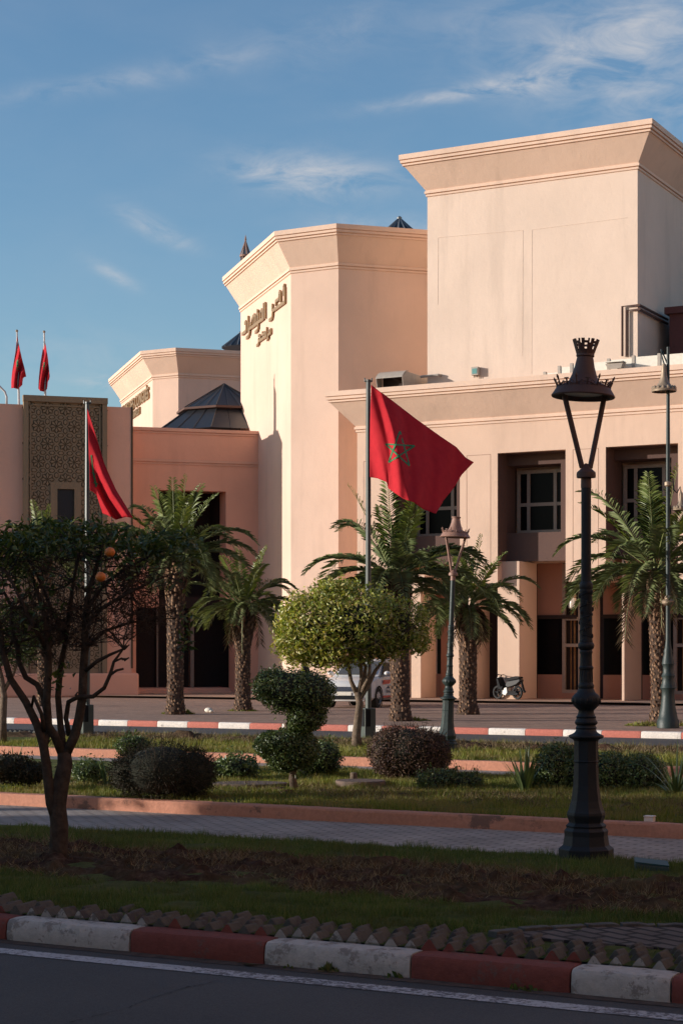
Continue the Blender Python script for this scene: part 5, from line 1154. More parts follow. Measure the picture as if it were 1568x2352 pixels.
# ------------------------------------------------------------------ moped
def moped():
    yb = YF-1.0; x0, d = onY(1210, YF-.6); y0 = YF-.02; px = d/FP/.90
    root = empty('parked_moped', (x0-.5, y0, .09), 'small black and silver moped parked against the lit column, its rear wheel showing', 'moped')
    # along +X is towards its tail; wheel centre seen at (1190,1595)
    cx, cz = XY(1187.5, y0), .40; r = .305
    def ring(cx_, cz_, R, th, mat, nm, parent):
        ax = Matrix.Rotation(math.pi/2, 4, 'X'); m = MB(); m.lathe([(R-.09*R/.3, -th/2), (R-.02, -th/2), (R, 0), (R-.02, th/2), (R-.09*R/.3, th/2), (R-.09*R/.3, -th/2)], (cx_, y0, cz_), 32, ax=ax, cap=False); return m.build(nm, mat, parent, smooth='auto')
    def spokes(cx_, cz_, R, parent):
        m = MB()
        for i in range(5):
            a = i*2*math.pi/5+.5; m.tube([(cx_, y0, cz_), (cx_+R*.78*math.cos(a), y0, cz_+R*.78*math.sin(a))], [.035, .022], 6)
        ax = Matrix.Rotation(math.pi/2, 4, 'X'); m.lathe([(.06, -.05), (.06, .05)], (cx_, y0, cz_), 12, ax=ax); m.build('hub_and_spokes', m_black, parent)
    w = ring(cx, cz, r, .09, m_rubber, 'rear_wheel', root); spokes(cx, cz, r, w)
    w = ring(cx-1.18, cz, r, .08, m_rubber, 'front_wheel', root); spokes(cx-1.18, cz, r, w)
    def hull(nm, pts, hw_, mat, bev=.02):
        m = MB(); n = len(pts); m.v = [(cx+x, y0-hw_, cz+z) for x, z in pts]+[(cx+x, y0+hw_, cz+z) for x, z in pts]
        m.f = [tuple(range(n)), tuple(range(2*n-1, n-1, -1))]+[(i, n+i, n+(i+1) % n, (i+1) % n) for i in range(n)]; return m.build(nm, mat, root, bev=bev)
    hull('seat', [(-.68, .55), (-.66, .66), (-.5, .62), (-.30, .68), (-.05, .72), (.22, .70), (.24, .62), (-.1, .56), (-.45, .50)], .13, m_black, .03)
    hull('tail_cover', [(-.55, .48), (-.1, .55), (.24, .60), (.26, .50), (.05, .36), (-.2, .28), (-.48, .22), (-.62, .30)], .14, simple('grey_plastic', (.022, .021, .021), .55, spec=.3), .03)
    hull('rear_guard', [(.20, .55), (.27, .52), (.40, .12), (.48, .04), (.44, .0), (.33, .10)], .06, m_black)
    hull('engine', [(-.80, .18), (-.55, .24), (-.5, .0), (-.62, -.14), (-.82, -.08)], .12, simple('engine_metal', (.35, .34, .32), .5, .3), .02)
    hull('chain_case', [(-.55, .05), (.02, .08), (.06, -.03), (-.5, -.12)], .09, m_black)
    hull('leg_shield', [(-.85, .25), (-.70, .28), (-.78, .1), (-1.0, .15), (-1.12, .60), (-1.02, .66)], .2, m_black)
    m = MB(); m.tube([(cx-1.18, y0, cz), (cx-1.02, y0, cz+.68), (cx-.98, y0, cz+.78)], .025, 8); m.tube([(cx-.96, y0-.3, cz+.80), (cx-1.0, y0, cz+.76), (cx-.96, y0+.3, cz+.80)], .018, 8); m.build('fork_and_handlebar', m_black, root)
    m = MB(); m.tube([(cx-.66, y0-.1, cz-.1), (cx-.72, y0-.22, .095)], .014, 6); m.build('kick_stand', m_iron, root)
    m = MB(); m.ball((cx-1.12, y0, cz+.62), (.07, .09, .09), 10, 8); m.build('headlight', m_white, root)
    m = MB(); m.tube([(cx+.0, y0-.12, cz+.30), (cx-.02, y0-.10, cz)], .022, 6); m.tube([(cx-.5, y0-.13, cz-.1), (cx+.15, y0-.13, cz-.06)], [.02, .04], 8); m.build('exhaust_and_shock', m_iron, root)
_o0 = set(bpy.data.objects)
moped()
for o_ in set(bpy.data.objects)-_o0:
    if o_.parent is None: _mr = o_
_pv = Vector((XY(1187.5, YF-.02), YF-.02, 0)); _rz = Matrix.Rotation(math.radians(-21), 4, 'Z')
_mr.location = _pv+(_rz @ (_mr.location-_pv)); _mr.rotation_euler = (0, 0, math.radians(-21)); _mr.scale = (.86, .86, .86); _mr.location = _pv+(_mr.location-_pv)*.86; _mr.location.z = .09
# ------------------------------------------------------------------ person behind the topiary
def person():
    c = P(703, 1500, 50.5); L = Vector((c.x, c.y, .03)); rt = Vector((RX, RY, 0)); fw = Vector((VX, VY, 0))
    def at(x, y, z): return L+rt*x+fw*y+Vector((0, 0, z*1.075))        # x to the picture's right, y away
    def skin(name, vs, es, mat, parent, lab=None):
        me = bpy.data.meshes.new(name); L0 = org(parent) if parent else L
        me.from_pydata([tuple(at(*v[:3])-L0) for v in vs], es, []); me.materials.append(mat); o = bpy.data.objects.new(name, me); C.objects.link(o)
        if parent: o.parent = parent
        else: o.location = L
        s = o.modifiers.new('skin', 'SKIN'); s.use_smooth_shade = True
        for i, v in enumerate(vs): me.skin_vertices[0].data[i].radius = (v[3], v[4] if len(v) > 4 else v[3]); me.skin_vertices[0].data[i].use_root = (i == 0)
        b = o.modifiers.new('subsurf', 'SUBSURF'); b.levels = 1; b.render_levels = 2; return o
    V = [(.02, 0, .93, .13, .10), (.01, 0, 1.10, .12, .09), (-.02, 0, 1.28, .15, .10), (-.06, 0, 1.40, .10, .08), (-.10, 0, 1.47, .055), (-.135, 0, 1.53, .075), (-.165, 0, 1.60, .10, .09), (-.17, 0, 1.655, .07),
         (-.05, -.17, 1.38, .055), (-.10, -.24, 1.12, .042), (-.30, -.20, 1.00, .032), (-.37, -.18, .99, .028),
         (-.05, .17, 1.38, .055), (-.10, .24, 1.12, .042), (-.30, .20, 1.02, .032), (-.37, .18, 1.02, .028),
         (.02, -.09, .86, .09), (-.02, -.10, .48, .06), (.03, -.10, .10, .042), (-.12, -.11, .045, .035),
         (.03, .09, .86, .09), (.05, .10, .48, .06), (.14, .10, .10, .042), (-.01, .11, .045, .035)]
    E = [(0, 1), (1, 2), (2, 3), (3, 4), (4, 5), (5, 6), (6, 7), (3, 8), (8, 9), (9, 10), (10, 11), (3, 12), (12, 13), (13, 14), (14, 15), (0, 16), (16, 17), (17, 18), (18, 19), (0, 20), (20, 21), (21, 22), (22, 23)]
    for h, sgn in ((11, 1), (15, -1)):
        x, y, z = V[h][:3]
        for k in range(5):
            b_ = len(V); yy = y+(k-2)*.018; ln = (.05, .075, .085, .08, .065)[k]
            if k == 0: yy = y+sgn*.035*1
            V += [(x-.03, yy, z-.005, .009), (x-.03-ln*.6, yy, z-.012, .008), (x-.03-ln, yy, z-.035, .007)]; E += [(h, b_), (b_, b_+1), (b_+1, b_+2)]
    m_skin = simple('skin', (.30, .17, .11), .6)
    body = skin('person', V, E, m_skin, None); tag(body, 'person with short grey hair and a dark jacket, head bowed behind the round topiary', 'person')
    jk = simple('dark_jacket', (.022, .022, .028), .85); tr = simple('dark_trousers', (.05, .05, .06), .85)
    skin('jacket', [(.02, 0, .84, .165, .135), (.01, 0, 1.10, .15, .12), (-.02, 0, 1.30, .17, .125), (-.05, 0, 1.42, .115, .10), (-.085, 0, 1.46, .075), (-.05, -.18, 1.38, .078), (-.10, -.25, 1.12, .062), (-.29, -.205, 1.0, .048), (-.05, .18, 1.38, .078), (-.10, .25, 1.12, .062), (-.29, .205, 1.02, .048)],
         [(0, 1), (1, 2), (2, 3), (3, 4), (3, 5), (5, 6), (6, 7), (3, 8), (8, 9), (9, 10)], jk, body)
    skin('trousers', [(.02, 0, .93, .14, .115), (.02, -.09, .84, .105), (-.02, -.10, .48, .078), (.03, -.10, .12, .065), (.03, .09, .84, .105), (.05, .10, .48, .078), (.14, .10, .12, .065)], [(0, 1), (1, 2), (2, 3), (0, 4), (4, 5), (5, 6)], tr, body)
    skin('hair', [(-.12, 0, 1.575, .10, .10), (-.145, 0, 1.63, .11, .105), (-.165, 0, 1.675, .07)], [(0, 1), (1, 2)], simple('dark_grey_hair', (.06, .055, .06), .8), body)
    m = MB(); f0 = at(-.245, 0, 1.575); m.ball(f0, .016, 8, 6); m.ball(at(-.245, -.03, 1.60), .009, 8, 6); m.ball(at(-.245, .03, 1.60), .009, 8, 6)
    for s_ in (-1, 1): m.ball(at(-.15, s_*.085, 1.585), (.02, .01, .03), 8, 6)
    m.build('face_features', m_skin, body, smooth=True)
    for y, x in ((-.11, -.06), (.11, .05)):
        m = MB(); m.ball(at(x, y, .045), (.13, .05, .05), 12, 8); m.build('shoe', m_black, body, smooth=True)
person()
# ------------------------------------------------------------------ little things in the grass
p = G(1495, 2003); gl_ = empty('ground_spotlight', (p.x, p.y, 0), 'low green garden spotlight box in the grass beside the big lamp foot', 'garden light')
m = MB(); a = math.radians(15); w_, h_, dd_ = .14, .07, .09; ca, sa = math.cos(TH-.1), math.sin(TH-.1)
q = [(p.x+x*ca-y*sa, p.y+x*sa+y*ca) for x, y in ((-w_, -dd_), (w_, -dd_), (w_, dd_), (-w_, dd_))]
m.v = [(x, y, .0) for x, y in q]+[(q[0][0], q[0][1], .08), (q[1][0], q[1][1], .05), (q[2][0], q[2][1], .07), (q[3][0], q[3][1], .10)]
m.f = [(0, 3, 2, 1), (4, 5, 6, 7), (0, 1, 5, 4), (1, 2, 6, 5), (2, 3, 7, 6), (3, 0, 4, 7)]; m.build('case', simple('green_case', (.03, .06, .055), .5), gl_, bev=.008)
m = MB(); m.v = [(x*1.0, y, z+.004) for x, y, z in [(q[0][0], q[0][1], .08), (q[1][0], q[1][1], .05), (q[2][0], q[2][1], .07), (q[3][0], q[3][1], .10)]]; m.v += [(x, y, z+.012) for x, y, z in m.v]; m.f = [(4, 5, 6, 7), (0, 1, 5, 4), (1, 2, 6, 5), (2, 3, 7, 6), (3, 0, 4, 7)]; m.build('lid_glass', simple('teal_glass', (.03, .075, .075), .5, spec=.3), gl_)
p = G(1491, 1934, .0); yk = Y_P1b+.22; x = XY(1491, yk)
m = MB(); m.box(x-.05, x+.05, yk-.04, yk+.04, GZ-.02, GZ+.065); m.box(x-.056, x+.056, yk-.046, yk+.046, GZ+.065, GZ+.08); tag(m.build('marker_stub', m_kw2, bev=.008), 'short white marker block standing just behind the salmon kerb', 'marker')
p = G(842/1.0204*1.0, 1812, GZ); p = G(812, 1802, GZ); m = MB(); m.lathe([(.055, 0), (.05, .05), (.045, .15), (.03, .16)], (p.x, p.y, GZ), 10); tag(m.build('tree_stump', m_barkl, smooth='auto'), 'small sawn stump in the grass beside the double ball topiary', 'stump')
p = G(479, 1637, 0); m = MB(); m.ball((p.x, p.y, .08), (.14, .09, .08), 10, 8); m.ball((p.x+.1, p.y, .05), (.09, .08, .05), 8, 6); tag(m.build('paper_litter', m_white, smooth=True), 'crumpled white litter lying on the sidewalk by the first palm', 'litter')
# plank-like fallen leaves by the kerb
rng = random.Random(3)
for (u, v) in ((690/1.0, 2292), (700, 2290), (716, 2294), (815, 2300), (640, 2289), (985, 2318)):
    u = u*.5; q = G(u+170, v-58, -.146)
    m = MB(); a = rng.uniform(-.5, .5); l = rng.uniform(.05, .09); w = .012
    c_, s_ = math.cos(a), math.sin(a); pts_ = [(-l, 0, .0), (0, w, .008), (l, 0, .003), (0, -w, .006)]
    m.v = [(q.x+x*c_-y*s_, Y_KERB-.06+rng.uniform(-.04, .02)+x*s_+y*c_, -.143+z) for x, y, z in pts_]; m.f = [(0, 1, 2), (0, 2, 3)]
    tag(m.build('fallen_leaf', m_straw), 'dry fallen leaf lying in the gutter at the foot of the near kerb', 'leaf', 'fallen leaves in the gutter')
for i, (u, v, n, h) in enumerate(((735, 2238, 60, .07), (655, 2230, 14, .05), (1130, 2293, 22, .05), (1175, 2296, 30, .05), (860, 2262, 20, .05))):
    q = G(u, v, -.15); weeds('grass_tuft', (q.x, Y_KERB-.02, -.148), .07, n, h, ['thick grass tuft sprouting from the gutter below the middle white stone', 'tiny grass tuft near the white stone joint in the gutter', 'small grass tuft below the second long red stone', 'wider grass tuft below the second long red stone', 'thin grass tuft at the end of the middle white stone'][i], m_blades, 'grass tuft')
# ------------------------------------------------------------------ palms
def palm(u, vb, vt, vc, rb, Lf, nf, seed, label, lean=0.0, bulge=1.3, thin=False, z0=0.0, spread=1.0, name='palm_tree', d=None):
    rng = np.random.RandomState(seed); rr = random.Random(seed)
    d = d or FP*(CAMZ-z0)/(vb-HZ); c = P(u, 1500, d); root = empty(name, (c.x, c.y, z0), label, 'palm tree', 'date palms on the far sidewalk')
    H = ZD(vt, d)-z0; r0 = rb*d/FP; top = Vector((c.x+lean*RX, c.y+lean*RY, z0+H))
    ax = lambda t: Vector((c.x+lean*RX*t*t, c.y+lean*RY*t*t, z0+H*t))
    def rad(t):
        b = 1+.35*max(0, 1-t*8)
        g = 1+(bulge-1)*max(0, 1-abs(t-.82)/.2)
        return r0*(.86*b)*g if not thin else r0*b*(1+.12*t)*(1+(bulge-1)*max(0, 1-abs(t-.9)/.12))
    m = MB(); pts = [ax(i/24) for i in range(25)]; m.tube(pts, [rad(i/24)*.9 for i in range(25)], 18); tr = m.build('trunk', m_palmb, root, smooth=True)
    tr.data.materials[0] = MATS.setdefault('palm_core', simple('palm_core', (.075, .045, .03), .95, var=.4, scale=10, bmp=.03)) if 'palm_core' not in MATS else MATS['palm_core']
    V, F = [], []; n = int(H*120); ga = 2.39996
    for i in range(n):
        t = min(1, max(0, (i+.5)/n+rr.gauss(0, .006))); a = i*ga+rr.gauss(0, .16); p = ax(t); r = rad(t)*.92; o = Vector((math.cos(a), math.sin(a), 0)); s = Vector((-o.y, o.x, 0))
        big = max(0, (t-.62)/.38) if bulge > 1.05 else .2
        w = .038+.05*big; h = .04+.12*big*rr.uniform(.5, 1.4); q = .006+.012*rr.random()+.085*big*rr.uniform(.2, 1.3); k = len(V)
        b = p+o*r
        up = Vector((0, 0, 1))
        V += [b-s*w, b+s*w, b+up*h*1.3-s*w*.6+o*q, b+up*h*1.3+s*w*.6+o*q, b-up*.03+o*q*.7]
        F += [(k, k+4, k+2), (k+4, k+1, k+3), (k+4, k+3, k+2), (k+2, k+3, k+1), (k+2, k+1, k)]
    npmesh('leaf_bases', [tuple(v) for v in V], F, m_palmst if bulge > 1.05 else m_palmb, tr, tri=True)
    cc = Vector((top.x, top.y, z0+H+.1)); LV, LF, RV = [], [], MB(); YV, YF_ = [], []
    for i in range(nf):
        f = i/nf; az = i*ga+rr.uniform(-.2, .2); el = math.radians(74-82*f**.75*spread+rr.uniform(-10, 10)); L = Lf*(.72+.28*math.sin(math.pi*min(1, f*1.1+.15)))*rr.uniform(.88, 1.1)
        young = f < .16
        o = Vector((math.cos(az), math.sin(az), 0)); p = cc+o*.08; dirv = (o*math.cos(el)+Vector((0, 0, math.sin(el)))); pts = [p.copy()]; N_ = 14
        curl = rr.uniform(.8, 1.25)
        for k in range(N_):
            t = k/N_; drop = (.035+.27*t*t+.05*t)*(.5 if young else 1.0)*curl*math.cos(math.asin(max(-1, min(1, dirv.z))))
            dirv = (dirv-Vector((0, 0, drop))).normalized(); p = p+dirv*L/N_; pts.append(p.copy())
        RV.tube(pts, [.022*(1-.85*k/N_) for k in range(N_+1)], 4, False)
        nl = 46; tw = rr.uniform(-.5, .5)
        VV, FF = (YV, YF_) if young else (LV, LF)
        for k in range(nl):
            t = .13+.87*(k+.5)/nl; x = t*N_; j = min(int(x), N_-1); q = pts[j].lerp(pts[j+1], x-j); tg = (pts[j+1]-pts[j]).normalized()
            s = tg.cross(Vector((0, 0, 1)))
            s = s.normalized() if s.length > .05 else Vector((1, 0, 0)); nn = s.cross(tg)
            ll = Lf*.165*math.sin(math.pi*(t*.86+.10))**.6*rr.uniform(.8, 1.12)
            for sg in (-1, 1):
                dv = (s*sg*math.cos(.55+tw*.2)+nn*(.42+rr.uniform(-.25, .25))+tg*(.75+rr.uniform(-.15, .15))).normalized()
                tip = q+dv*ll-Vector((0, 0, ll*.26)); wv = tg*.0105+nn*.004; kk = len(VV); md = q+dv*ll*.5
                VV += [q, md+wv, tip, md-wv]; FF += [(kk, kk+1, kk+2), (kk, kk+2, kk+3)]
    if bulge > 1.2:
        DV, DF = [], []
        for i in range(7):
            az = rr.uniform(0, 6.28); o = Vector((math.cos(az), math.sin(az), 0)); p = cc+o*.1; dirv = (o+Vector((0, 0, -.1))).normalized(); pts = [p.copy()]; L = Lf*rr.uniform(.35, .75)
            for k in range(10): dirv = (dirv-Vector((0, 0, .42))).normalized(); p = p+dirv*L/10; pts.append(p.copy())
            for k in range(26):
                t = .1+.9*(k+.5)/26; x = t*10; j = min(int(x), 9); q = pts[j].lerp(pts[j+1], x-j); tg = (pts[j+1]-pts[j]).normalized(); s = tg.cross(Vector((o.y, -o.x, .3))).normalized()
                for sg in (-1, 1):
                    dv = (s*sg*.8+tg*.9+Vector((rr.gauss(0, .3), rr.gauss(0, .3), 0))).normalized(); kk = len(DV); md = q+dv*Lf*.05; DV += [q, md+tg*.009, q+dv*Lf*.11-Vector((0, 0, .08)), md-tg*.009]; DF += [(kk, kk+1, kk+2), (kk, kk+2, kk+3)]
            RV.tube(pts, [.02*(1-.08*k) for k in range(11)], 4, False)
        npmesh('dry_fronds', [tuple(v) for v in DV], DF, m_straw, root, tri=True)
    cr = npmesh('crown', [tuple(v) for v in LV], LF, m_frond, root, tri=True)
    if YV: npmesh('young_fronds', [tuple(v) for v in YV], YF_, m_frondy, cr, tri=True)
    RV.build('frond_stems', m_rachis, cr)
    return root
palm(403, 1641, 1290, 0, 20, 2.75, 38, 11, 'date palm with straight rough trunk rising behind the right edge of the bare little tree', 0, 1.15, True)
palm(558, 1633, 1400, 0, 22, 2.35, 36, 12, 'shorter palm with a thick shaggy red brown trunk in front of the dark doorway', .0, 1.5)
palm(919, 1656, 1335, 0, 23, 3.05, 38, 13, 'palm whose crown spreads behind the waving flag, trunk covering the patrol car', -.12, 1.35, True)
palm(1074, 1641, 1400, 0, 26, 2.45, 34, 14, 'palm with dark shaggy trunk close behind the leaning lamp', 0, 1.25)
palm(1513, 1666, 1320, 0, 20, 3.05, 38, 15, 'largest palm with a bushy crown beside the slim bell lamp post', -.1, 1.7, True)
palm(100, 1622, 1290, 0, 14, 2.2, 34, 16, 'thin palm mostly hidden by the foliage of the bare little tree', 0, 1.1, True)
for (u, v, lab) in ((410, 1641, 'green weeds at the foot of the straight trunked palm'), (558, 1634, 'low weeds at the foot of the shaggy palm by the doorway'), (945, 1656, 'low weeds beside the palm in front of the patrol car'), (1480, 1668, 'bright green weeds at the foot of the palm by the bell lamp'), (1565, 1668, 'weed clump beside the bell lamp foot')):
    q = G(u, v-1, 0); weeds('weed_patch', (q.x, q.y, 0), .55, 420, .16 if u != 410 else .28, lab)
# ------------------------------------------------------------------ shrubs
def shell_pts(ells, n, rng, shell=.22):
    out_p, out_n = [], []
    while len(out_p) < n:
        k = rng.randint(len(ells)); c, r = ells[k]; d = rng.normal(0, 1, 3); d /= np.linalg.norm(d)
        f = 1-shell*abs(rng.normal(0, .5)); f *= 1+.08*noise.noise(Vector(d*3.1+k*5)) + .10*noise.noise(Vector(d*8+k))
        p = np.array(c)+d*np.array(r)*f
        bad = False
        for j, (c2, r2) in enumerate(ells):
            if j != k and np.sum(((p-np.array(c2))/np.array(r2))**2) < .55: bad = True; break
        if bad: continue
        out_p.append(p); nn = d/np.array(r); out_n.append(nn/np.linalg.norm(nn))
    return np.array(out_p), np.array(out_n)
def core(name, ells, k, mat, parent):
    m = MB()
    for c, r in ells: m.ball(c, tuple(x*k for x in r), 16, 10)
    return m.build(name, mat, parent, smooth=True)
m_core = simple('foliage_core_shade', (.022, .022, .012), .95)  # near-black solid cores, inner shade of the foliage put into the colour
def E_(u, v, d, ru, rv, rd): p = P(u, v, d); k = d/FP; return ((p.x, p.y, p.z), (ru*k, rd, rv*k))
def shrub(name, ells, n, L, Wd, mat, label, cat, base, trunk=None, jit=.7, seed=1, corek=.82, group=None, tw=0, shell=.22):
    rng = np.random.RandomState(seed); root = empty(name, base, label, cat, group)
    p, nr = shell_pts(ells, n, rng, shell)
    ks = rng.randint(0, len(p), 70); ex, en = [], []
    for k in ks:
        a = p[k]; dd_ = nr[k]+np.array([0, 0, .5])+rng.normal(0, .3, 3); dd_ /= np.linalg.norm(dd_); ln = L*rng.uniform(1.0, 3.2)
        for q in range(7): ex.append(a+dd_*ln*q/7); en.append(dd_+rng.normal(0, .8, 3))
    p, nr = np.concatenate([p, ex]), np.concatenate([nr, en])
    leaves('foliage', p, nr, L, Wd, mat, root, jit, .0, rng); core('shade_core', ells, corek, m_core, root)
    if trunk:
        m = MB()
        for pts, rs in trunk: m.tube(pts, rs, 10)
        m.build('trunk', m_barkl, root, smooth=True)
    if tw:
        m = MB()
        for i in range(tw):
            j = rng.randint(len(p)); a = Vector(p[j]); q = a+Vector(nr[j])*rng.uniform(.02, .10)+Vector((0, 0, rng.uniform(0, .06))); m.tube([a-Vector(nr[j])*.1, q], .003, 3, False)
        m.build('twigs', m_bark, root)
    return root
dt = 22.6; g0 = P(674, 1500, dt); bz = GZ
tt = [P(676, 1815, dt), P(672, 1790, dt), P(676, 1740, dt), P(684, 1700, dt), P(676, 1660, dt), P(680, 1620, dt)]
shrub('double_topiary', [E_(662, 1588, dt, 72, 52, .42), E_(715, 1592, dt, 52, 50, .4), E_(628, 1578, dt, 44, 42, .33), E_(704, 1640, dt, 44, 44, .3), E_(690, 1662, dt+.02, 26, 24, .2),
    E_(655, 1708, dt, 58, 34, .36), E_(625, 1712, dt, 36, 32, .3), E_(692, 1722, dt, 36, 44, .32), E_(655, 1740, dt, 42, 34, .3)], 15000, .043, .02, m_hedge,
    'dark green topiary clipped into two balls, one above the other, on a bare stem', 'topiary', (g0.x, g0.y, bz), [(tt, [.055, .05, .045, .04, .035, .03]), ([P(684, 1700, dt), P(664, 1690, dt), P(655, 1660, dt)], [.035, .03, .025])], .75, 5)
d = 25.2; shrub('round_bush', [E_(742, 1742, d, 40, 42, .3), E_(712, 1755, d, 34, 34, .3)], 2600, .05, .02, m_hedge, 'darker low bush tucked behind the double ball topiary', 'bush', tuple(G(740, 1783, GZ)), seed=6)
d = 24.7; shrub('purple_bush', [E_(938, 1728, d, 84, 66, .5), E_(900, 1728, d, 52, 58, .4), E_(985, 1735, d, 48, 56, .4)], 11000, .038, .016, m_purple, 'round clipped bush with purple brown leaves in front of the leaning lamp', 'bush', tuple(G(938, 1790, GZ)), seed=7, jit=.9, tw=500, shell=.2)
d = 21.3; shrub('big_dark_bush', [E_(372, 1770, d, 100, 68, .6), E_(310, 1775, d, 50, 52, .4), E_(440, 1775, d, 52, 58, .4)], 13000, .03, .010, m_bushd, 'biggest bush, dense dark and dusty, between the bare little tree and the stone slab', 'bush', tuple(G(372, 1838, GZ)), seed=8, jit=1.2, tw=500, shell=.25)
d = 25.5; shrub('dark_leafy_bush', [E_(305, 1712, d, 36, 22, .3)], 1200, .05, .02, m_hedge, 'low green bush showing behind the biggest dark bush', 'bush', tuple(G(305, 1790, GZ)), seed=18)
d = 24.6; shrub('low_bush', [E_(545, 1765, d, 46, 32, .35), E_(515, 1770, d, 28, 26, .25)], 2400, .055, .022, m_hedge, 'low leafy green bush behind the stone slab beside the biggest bush', 'bush', tuple(G(545, 1795, GZ)), seed=9, jit=1.0, corek=.7)
d = 23.0; shrub('low_dry_bush', [E_(1010, 1795, d, 50, 30, .35), E_(1060, 1800, d, 46, 24, .3)], 3200, .045, .018, m_hedge, 'low straggly bush on the lawn right of the purple bush', 'bush', tuple(G(1025, 1826, GZ)), seed=10, jit=1.1, corek=.6, tw=250)
d = 23.0; shrub('leafy_hedge', [E_(1280, 1772, d, 52, 66, .45), E_(1335, 1776, d, 52, 62, .45), E_(1400, 1785, d, 56, 58, .45), E_(1470, 1786, d, 62, 56, .45), E_(1250, 1795, d, 32, 36, .3)], 15000, .042, .022, m_hedge, 'broad glossy green hedge running behind the foot of the nearest lamp', 'hedge', tuple(G(1370, 1838, GZ)), seed=11, jit=.9, corek=.78, tw=200)
d = 22.6; shrub('edge_bush', [E_(20, 1765, d, 40, 34, .4), E_(70, 1775, d, 34, 24, .3)], 2600, .05, .02, m_bushd, 'dark low bush at the picture edge behind the bare little tree', 'bush', tuple(G(20, 1800, GZ)), seed=12, jit=1.0)
d = 23.5; shrub('small_bush', [E_(205, 1772, d, 34, 24, .3)], 1200, .05, .02, m_hedge, 'small low bush between the bare little tree trunk and the biggest bush', 'bush', tuple(G(205, 1797, GZ)), seed=13, jit=1.0, corek=.6)
def spiky(name, u, vb, hpx, d, n, w, seed, label, mat=m_spear, spread=.5, wide=1.0, droop=.3):
    rng = random.Random(seed); c = P(u, vb, d); root = empty(name, tuple(c), label, 'spiky plant'); k = d/FP
    for i in range(n):
        a = rng.uniform(0, 6.28); s = spread*rng.uniform(.1, 1); L = hpx*k*rng.uniform(.6, 1.05); o = Vector((math.cos(a), math.sin(a), 0)); dr = (o*s+Vector((0, 0, 1))).normalized(); p = c+o*rng.uniform(0, .05); m = MB(); sd = Vector((-o.y, o.x, 0)); N_ = 7
        for q in range(N_+1):
            t = q/N_; wd = w*wide*(.5+1.2*t if t < .35 else 1.0*(1-t)/.65*.92+.02); m.v += [tuple(p-sd*wd+dr*0), tuple(p+Vector((0, 0, -.3*wd))-o*wd*.4), tuple(p+sd*wd)]
            dr = (dr+o*droop*s*.35-Vector((0, 0, droop*s*.25*t*2))).normalized(); p = p+dr*L/N_
        for q in range(N_): 
            for e in (0, 1): m.f.append((3*q+e, 3*q+e+1, 3*q+e+4, 3*q+e+3))
        m.build('leaf', mat, root)
    return root
spiky('broad_leaf_plant', 1206, 1826, 118, 22.4, 22, .034, 3, 'upright plant with broad grey green blade leaves beside the glossy hedge', spread=.45)
spiky('spear_leaf_plant', 1552, 1836, 150, 22.2, 40, .019, 4, 'spiky plant with narrow arching yellow green leaves at the picture edge', spread=1.1, droop=.5)
spiky('edge_spear_plant', 35, 1775, 70, 23.5, 12, .02, 5, 'small upright blade leaved plant in the dark bush at the picture edge', spread=.5)
spiky('thin_blade_plant', 245, 1800, 80, 22.8, 9, .016, 6, 'thin blade leaved plant against the biggest dark bush', spread=.6)
# ------------------------------------------------------------------ orange trees
def bough(m, pts, r0, r1, n=8): 
    k = len(pts); m.tube(pts, [r0+(r1-r0)*i/(k-1) for i in range(k)], n)
def grow(m, p, d, L, r, lev, rr, inside, out, wob=.35, nseg=4, kids=3):
    pts = [p.copy()]; 
    for i in range(nseg):
        d = (d+Vector((rr.gauss(0, wob), rr.gauss(0, wob), rr.gauss(0, wob*.8)))).normalized(); q = pts[-1]+d*L/nseg
        if not inside(q): d = (d*.3+(inside.c-q).normalized()).normalized(); q = pts[-1]+d*L/nseg*.6
        pts.append(q)
    m.tube(pts, [r*(1-.6*i/nseg) for i in range(nseg+1)], 4 if r > .006 else 3, False)
    if lev == 0: out.append((pts[-1], d)); return
    for k in range(kids):
        j = rr.randint(1, nseg); dd = (d+Vector((rr.gauss(0, .8), rr.gauss(0, .8), rr.gauss(.05, .7)))).normalized(); grow(m, pts[j], dd, L*rr.uniform(.5, .8), r*.6, lev-1, rr, inside, out, wob, nseg, kids)
class Ins:
    def __init__(s, c, r): s.c = Vector(c); s.r = r; s.R = Vector((RX, RY, 0)); s.V = Vector((VX, VY, 0))
    def loc(s, q): e = q-s.c; return e.dot(s.R)/s.r[0], e.dot(s.V)/s.r[1], e.z/s.r[2]
    def __call__(s, q): a = s.loc(q); return a[0]**2+a[1]**2+a[2]**2 < 1
do = 15.9; rr = random.Random(21); g0 = G(136, 1978)
t1 = empty('bare_orange_tree', (g0.x, g0.y, 0), 'nearest little orange tree with dark tangled bare twigs and two oranges', 'tree')
def PT(lst, j=0): return [P(u, v, do+dz) for u, v, dz in lst]
m = MB(); base = PT([(134, 1982, 0), (135, 1945, 0), (137, 1895, 0), (132, 1850, .0), (140, 1800, .0), (150, 1755, .0), (148, 1728, 0)])
m.tube(base, [.088, .082, .080, .078, .074, .068, .06], 12)
m.tube(PT([(136, 1900, 0), (118, 1845, -.03), (112, 1800, -.05), (108, 1760, -.06), (100, 1710, -.08), (86, 1665, -.1), (60, 1612, -.12), (25, 1560, -.15), (8, 1500, -.2), (0, 1440, -.2), (-20, 1370, -.2)]), [.05, .048, .044, .042, .04, .037, .033, .030, .027, .022, .016], 10)
m.tube(PT([(100, 1712, -.08), (112, 1680, 0), (110, 1648, .05), (100, 1600, .08), (86, 1572, .1), (60, 1556, .1), (44, 1520, .12), (40, 1480, .14), (26, 1440, .15), (30, 1400, .15), (10, 1360, .2)]), [.032, .031, .029, .028, .026, .025, .024, .022, .020, .018, .012], 9)
